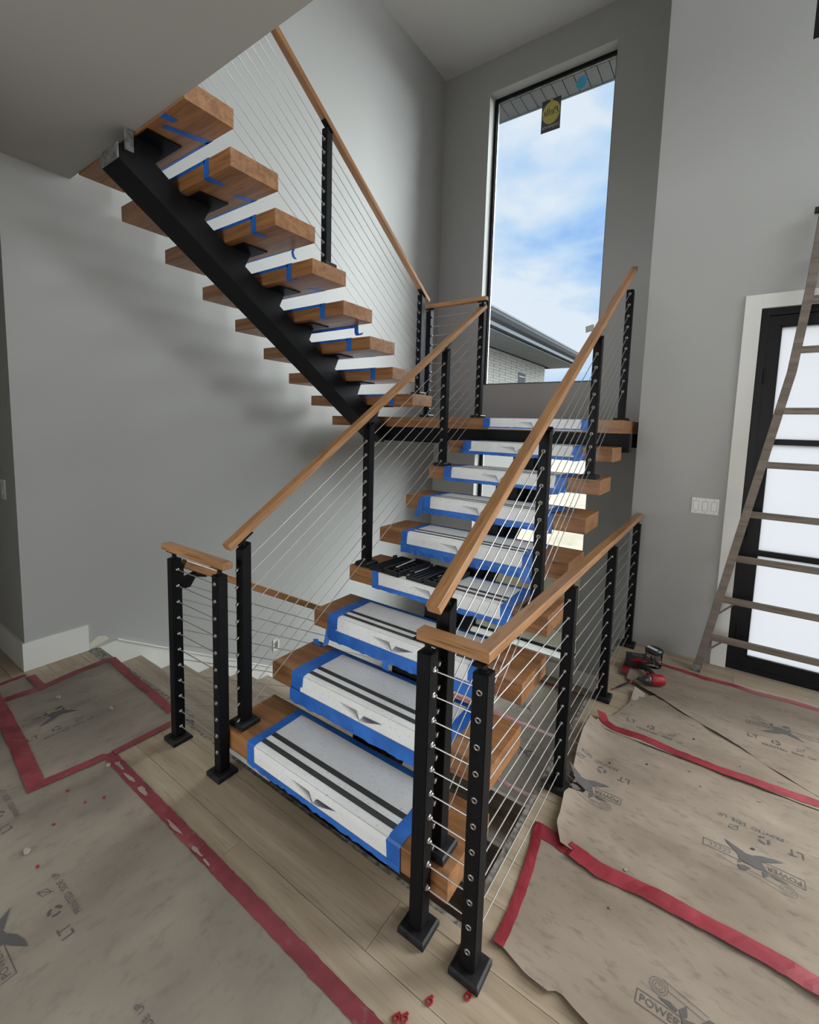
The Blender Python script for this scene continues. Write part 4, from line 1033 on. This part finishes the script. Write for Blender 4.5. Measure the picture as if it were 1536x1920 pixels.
# ------------------------------------------------------------------ open bit cases on the fourth tread
def bit_case(label, loc, rz, mirror=1):
    t = thing('bit_case', label, 'tool case', loc, 'black open bit cases', (0, 0, rz))
    L, W, H = 0.30, 0.115, 0.030
    def shell(nm, x0, h, tilt):
        m = MB(); w = W
        m.box(x0, x0+w, 0, L, 0, 0.006, 0.002)
        for (a, b, c, d) in ((x0, x0+w, 0, 0.007), (x0, x0+w, L-0.007, L), (x0, x0+0.007, 0, L), (x0+w-0.007, x0+w, 0, L)): m.box(a, b, c, d, 0.0, h, 0.0015)
        o = obj(nm, m, 'case_plastic', t, local=True); o.rotation_euler = (0, tilt, 0); return o
    lid = shell('lid', -W-0.004, 0.016, 0.0)
    tray = shell('tray', 0.004, H, 0.0)
    rbm = MB()
    for k in range(3): rbm.box(-W+0.012+0.03*k, -W+0.022+0.03*k, 0.02, L-0.02, 0.006, 0.013)
    obj('lid_ribs', rbm, 'case_plastic', lid, local=True)
    for y in (0.06, L-0.06):
        obj('latch', MB().box(-W-0.016, -W-0.002, y-0.014, y-0.009, 0.004, 0.030).box(-W-0.016, -W-0.002, y+0.009, y+0.014, 0.004, 0.030).box(-W-0.016, -W-0.004, y-0.014, y+0.014, 0.026, 0.031), 'case_plastic', lid, local=True)
    ins = MB()
    for k in range(7): ins.box(0.018, W-0.012, 0.02+0.038*k, 0.028+0.038*k, 0.006, 0.020)
    ins.box(0.05, 0.058, 0.015, L-0.015, 0.006, 0.022)
    obj('bit_holder', ins, 'case_plastic', tray, local=True)
    return t, tray
c1, tray1 = bit_case('black open bit case beside the left handrail post', (0.132, 0.572, ztop(4)+0.004), -0.10)
b1 = MB().cyl((0.025, 0.085, 0.020), (0.055, 0.225, 0.046), 0.0045, seg=8).cyl((0.048, 0.19, 0.040), (0.0545, 0.22, 0.0455), 0.0055, seg=6)
obj('drill_bit', b1, 'steel', tray1, local=True)
c2, tray2 = bit_case('black open bit case in the middle of the fourth tread', (0.415, 0.566, ztop(4)+0.004), -0.08)
for k in range(5):
    obj('bit', MB().cyl((0.03+0.012*k, 0.10+0.03*k, 0.024), (0.038+0.012*k, 0.125+0.03*k, 0.026), 0.004, seg=8), 'steel' if k % 2 else 'tool_grey', tray2, local=True)

# ------------------------------------------------------------------ drill and jar on the floor
dz = 0.029
d_ = thing('impact_driver', 'red and black cordless impact driver lying on the paper by the right guard', 'drill', (1.40, 1.84, dz))
ax = Vector((0.86, 0.50, 0.0)).normalized()         # head axis, from nose to back
hc = Vector((1.455, 1.745, dz+0.034))
obj('nose', MB().lathe(hc-ax*0.075, ax, [(0, 0.010), (0.012, 0.013), (0.014, 0.020), (0.040, 0.030), (0.058, 0.032)], 18), 'tool_grey', d_, smooth=True)
obj('motor_housing', MB().lathe(hc-ax*0.020, ax, [(0, 0.033), (0.010, 0.0355), (0.060, 0.0355), (0.080, 0.033), (0.086, 0.026)], 20), 'tool_red', d_, smooth=True)
obj('chuck', MB().lathe(hc-ax*0.098, ax, [(0, 0.007), (0.004, 0.010), (0.024, 0.010)], 12), 'rubber_black', d_, smooth=True)
bend = Vector((1.400, 1.870, dz+0.036)); bat = Vector((1.335, 1.925, dz+0.04))
obj('grip', MB().tube([hc+ax*0.02, hc+Vector((-0.005, 0.045, 0)), bend, bat+Vector((0.01, -0.02, 0))], 0.0215, 12), 'rubber_black', d_, smooth=True)
obj('trigger', MB().box(1.405, 1.425, 1.785, 1.812, dz+0.022, dz+0.048, 0.004), 'tool_red', d_)
obj('battery', MB().box(-0.062, 0.062, -0.038, 0.040, -0.040, 0.040, 0.008).xform(Matrix.Translation(bat+Vector((-0.010, 0.012, 0)))@Matrix.Rotation(0.35, 4, 'Z')), 'rubber_black', d_)
obj('battery_label', MB().box(-0.010, 0.020, -0.0395, -0.037, -0.030, 0.036).box(-0.045, 0.062, -0.0385, -0.036, 0.014, 0.026).xform(Matrix.Translation(bat+Vector((-0.010, 0.012, 0)))@Matrix.Rotation(0.35, 4, 'Z')), 'tool_red', d_)
obj('belt_panel', MB().box(-0.030, 0.040, -0.022, 0.022, 0.040, 0.042).xform(Matrix.Translation(bat+Vector((-0.010, 0.012, 0)))@Matrix.Rotation(0.35, 4, 'Z')), 'tool_grey', d_)
bt = hc-ax*0.098
nose_end = Vector((1.252, 1.566, 0.012))
dirb = (nose_end-bt).normalized()
obj('long_bit', MB().cyl(bt, bt+dirb*0.06, 0.0035, seg=8).cyl(bt+dirb*0.06, bt+dirb*0.15, 0.0062, seg=10).cyl(bt+dirb*0.15, nose_end, 0.0055, 0.0015, seg=8), 'rubber_black', d_)
obj('bit_band', MB().cyl(bt+dirb*0.045, bt+dirb*0.065, 0.0068, seg=10).cyl(bt+dirb*0.185, bt+dirb*0.195, 0.005, seg=10), 'tool_red', d_)
jx, jy, jz = 1.420, 2.030, 0.027
jar = thing('screw_jar', 'clear plastic jar of screws with a black lid behind the drill', 'jar', (jx, jy, jz))
obj('jar_body', MB().lathe((jx, jy, jz), (0, 0, 1), [(0, 0.050), (0.004, 0.054), (0.090, 0.054), (0.098, 0.052)], 24), 'window_glass', jar, smooth=True)
obj('lid', MB().lathe((jx, jy, jz+0.096), (0, 0, 1), [(0, 0.056), (0.002, 0.058), (0.018, 0.058), (0.021, 0.055)], 28), 'case_plastic', jar)
obj('lid_label', MB().box(-0.052, 0.052, -0.014, 0.014, 0.0, 0.0008).xform(Matrix.Translation((jx, jy, jz+0.1172))@Matrix.Rotation(-0.5, 4, 'Z')), 'sticker_white', jar)
obj('barcode', MB().box(0.024, 0.040, -0.009, 0.009, 0.0009, 0.0014).xform(Matrix.Translation((jx, jy, jz+0.1172))@Matrix.Rotation(-0.5, 4, 'Z')), 'logo_ink', jar)
sc = MB(); rr = random.Random(9)
for k in range(90):
    a, r = rr.uniform(0, 6.28), 0.044*math.sqrt(rr.random()); p = Vector((jx+r*math.cos(a), jy+r*math.sin(a), jz+rr.uniform(0.008, 0.075)))
    d = Vector((rr.uniform(-1, 1), rr.uniform(-1, 1), rr.uniform(-0.5, 0.5))).normalized()*0.011
    q0, q1 = p-d, p+d
    for q in (q0, q1):
        rad = math.hypot(q.x-jx, q.y-jy)
        if rad > 0.049: q.x = jx+(q.x-jx)*0.049/rad; q.y = jy+(q.y-jy)*0.049/rad
    sc.cyl(q0, q1, 0.0022, seg=5)
so = obj('screws', sc, 'tool_grey', jar); so['kind'] = 'stuff'

# ------------------------------------------------------------------ ladder leaning by the door
lad = thing('ladder', 'weathered flared wooden ladder standing in front of the entry door', 'ladder', (2.25, 2.2, 0))
def ly(z): return 2.197+0.045*z
XM = 2.33
lp = [(1.672, 0.0), (2.018, 2.06), (2.066, 2.60), (2.090, 3.02)]
def side(mirror):
    m = MB(); w, dpt = 0.046, 0.034
    pts = [((x if not mirror else 2*XM-x), z) for x, z in lp]
    rows = []
    for i, (x, z) in enumerate(pts):
        q, r = pts[max(i-1, 0)], pts[min(i+1, len(pts)-1)]
        d = Vector((r[0]-q[0], 0, r[1]-q[1])).normalized(); n = Vector((d.z, 0, -d.x))
        rows.append([Vector((x, ly(z), z))+n*a*w/2+Vector((0, b*dpt/2, 0)) for a, b in ((-1, -1), (1, -1), (1, 1), (-1, 1))])
    vs = [p for r in rows for p in r]
    fs = [(i*4+k, i*4+(k+1) % 4, (i+1)*4+(k+1) % 4, (i+1)*4+k) for i in range(len(rows)-1) for k in range(4)] + [(3, 2, 1, 0), tuple(range(len(vs)-4, len(vs)))]
    m.add(vs, fs)
    return obj('side_rail', m, 'ladder_wood', lad)
s1, s2 = side(False), side(True)
for s_, sg in ((s1, 0), (s2, 1)):
    x = lp[0][0] if not sg else 2*XM-lp[0][0]
    obj('foot_cap', MB().box(x-0.022, x+0.022, ly(0)-0.02, ly(0)+0.02, 0.001, 0.05, 0.003), 'galvanised', s_)
    x = lp[-1][0] if not sg else 2*XM-lp[-1][0]
    obj('end_cap', MB().cyl((x-0.045, ly(3.0), 3.035), (x+0.03, ly(3.0), 3.035), 0.020), 'rubber_black', s_)
xl_of = lerp_tab([(z, x) for x, z in lp])
for j, z in enumerate((2.80, 2.50, 2.194, 1.814, 1.466, 1.135, 0.83, 0.539, 0.263)):
    xa = xl_of(z); m = MB().box(xa+0.006, 2*XM-xa-0.006, ly(z)-0.013, ly(z)+0.013, z-0.021, z+0.021, 0.004)
    r_ = obj('rung', m, 'ladder_wood', lad, loc=(XM, ly(z), z))
    if z < 0.6:
        for sg in (1, -1):
            pts = [(xl_of(z-0.10)+0.012, z-0.115), (xl_of(z)+0.085, z-0.018)]
            if sg < 0: pts = [(2*XM-a, b) for a, b in pts]
            obj('brace', MB().cyl((pts[0][0], ly(z), pts[0][1]), (pts[1][0], ly(z), pts[1][1]), 0.008, seg=4), 'ladder_wood', r_)

# ------------------------------------------------------------------ outside: own eave, neighbour wing, ground
sf = thing('eave_soffit', 'grey board soffit outside above the tall window', 'soffit', (-0.4, 4.7, 6.08))
bx = -2.2
while bx < 1.4:
    obj('soffit_board', MB().box(bx+0.005, bx+0.135, YB+0.23, 5.005, 6.080, 6.10), 'soffit_board', sf)
    bx += 0.14
obj('soffit_backing', MB().box(-2.2, 1.4, YB+0.225, 5.02, 6.10, 6.4), 'soffit_gap', sf)
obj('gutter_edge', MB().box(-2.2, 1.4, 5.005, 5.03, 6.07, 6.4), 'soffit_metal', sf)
wg = thing('house_wing', 'white brick wing of the house with metal eave beyond the tall window', 'house', (-2.6, 8.0, -1.4))
XWB = -2.36
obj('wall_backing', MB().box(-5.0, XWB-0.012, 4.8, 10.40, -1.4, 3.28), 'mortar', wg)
bz = 2.16; ri = 0
while bz < 3.26:
    yb0 = 5.2-(0.3 if ri % 2 else 0.0)
    while yb0 < 10.40:
        a, b = max(yb0, 5.0), min(yb0+0.59, 10.412)
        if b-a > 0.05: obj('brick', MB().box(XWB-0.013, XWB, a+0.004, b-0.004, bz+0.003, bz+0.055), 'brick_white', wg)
        yb0 += 0.60
    bz += 0.058; ri += 1
obj('roof', MB().box(-5.0, -1.60, 4.7, 10.95, 3.3005, 3.34), 'soffit_gap', wg)
for k in range(52):
    ya_ = 4.7+k*0.12
    obj('soffit_slat', MB().box(XWB, -1.66, ya_+0.022, ya_+0.098, 3.2965, 3.300), 'soffit_light', wg)
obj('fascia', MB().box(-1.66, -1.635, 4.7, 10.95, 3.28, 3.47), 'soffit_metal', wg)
obj('gutter', MB().prism([(-1.635, 4.7, 3.42), (-1.57, 4.7, 3.46), (-1.53, 4.7, 3.52), (-1.53, 4.7, 3.60), (-1.635, 4.7, 3.60)], (0, 6.25, 0)), 'soffit_grey', wg)
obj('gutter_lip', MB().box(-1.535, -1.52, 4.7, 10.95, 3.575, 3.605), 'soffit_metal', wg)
obj('wall_notice', MB().box(XWB, XWB+0.006, 8.62, 9.05, 1.9, 2.95), 'soffit_grey', wg)
nt_ = MB()
for k in range(5): nt_.box(XWB+0.006, XWB+0.008, 8.67, 9.0, 2.86-0.2*k, 2.88-0.2*k)
obj('notice_lines', nt_, 'logo_ink', wg)
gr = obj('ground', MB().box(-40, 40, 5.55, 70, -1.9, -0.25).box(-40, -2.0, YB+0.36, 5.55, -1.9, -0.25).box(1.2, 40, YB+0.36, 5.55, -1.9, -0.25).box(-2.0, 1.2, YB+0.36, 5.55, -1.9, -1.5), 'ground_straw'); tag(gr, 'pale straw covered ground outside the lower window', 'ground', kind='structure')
gr2 = obj('ground', MB().box(XC+0.3, 40, YD+0.3, YB+0.3, -0.5, -0.15), 'concrete'); tag(gr2, 'porch slab outside the entry door', 'ground', kind='structure')
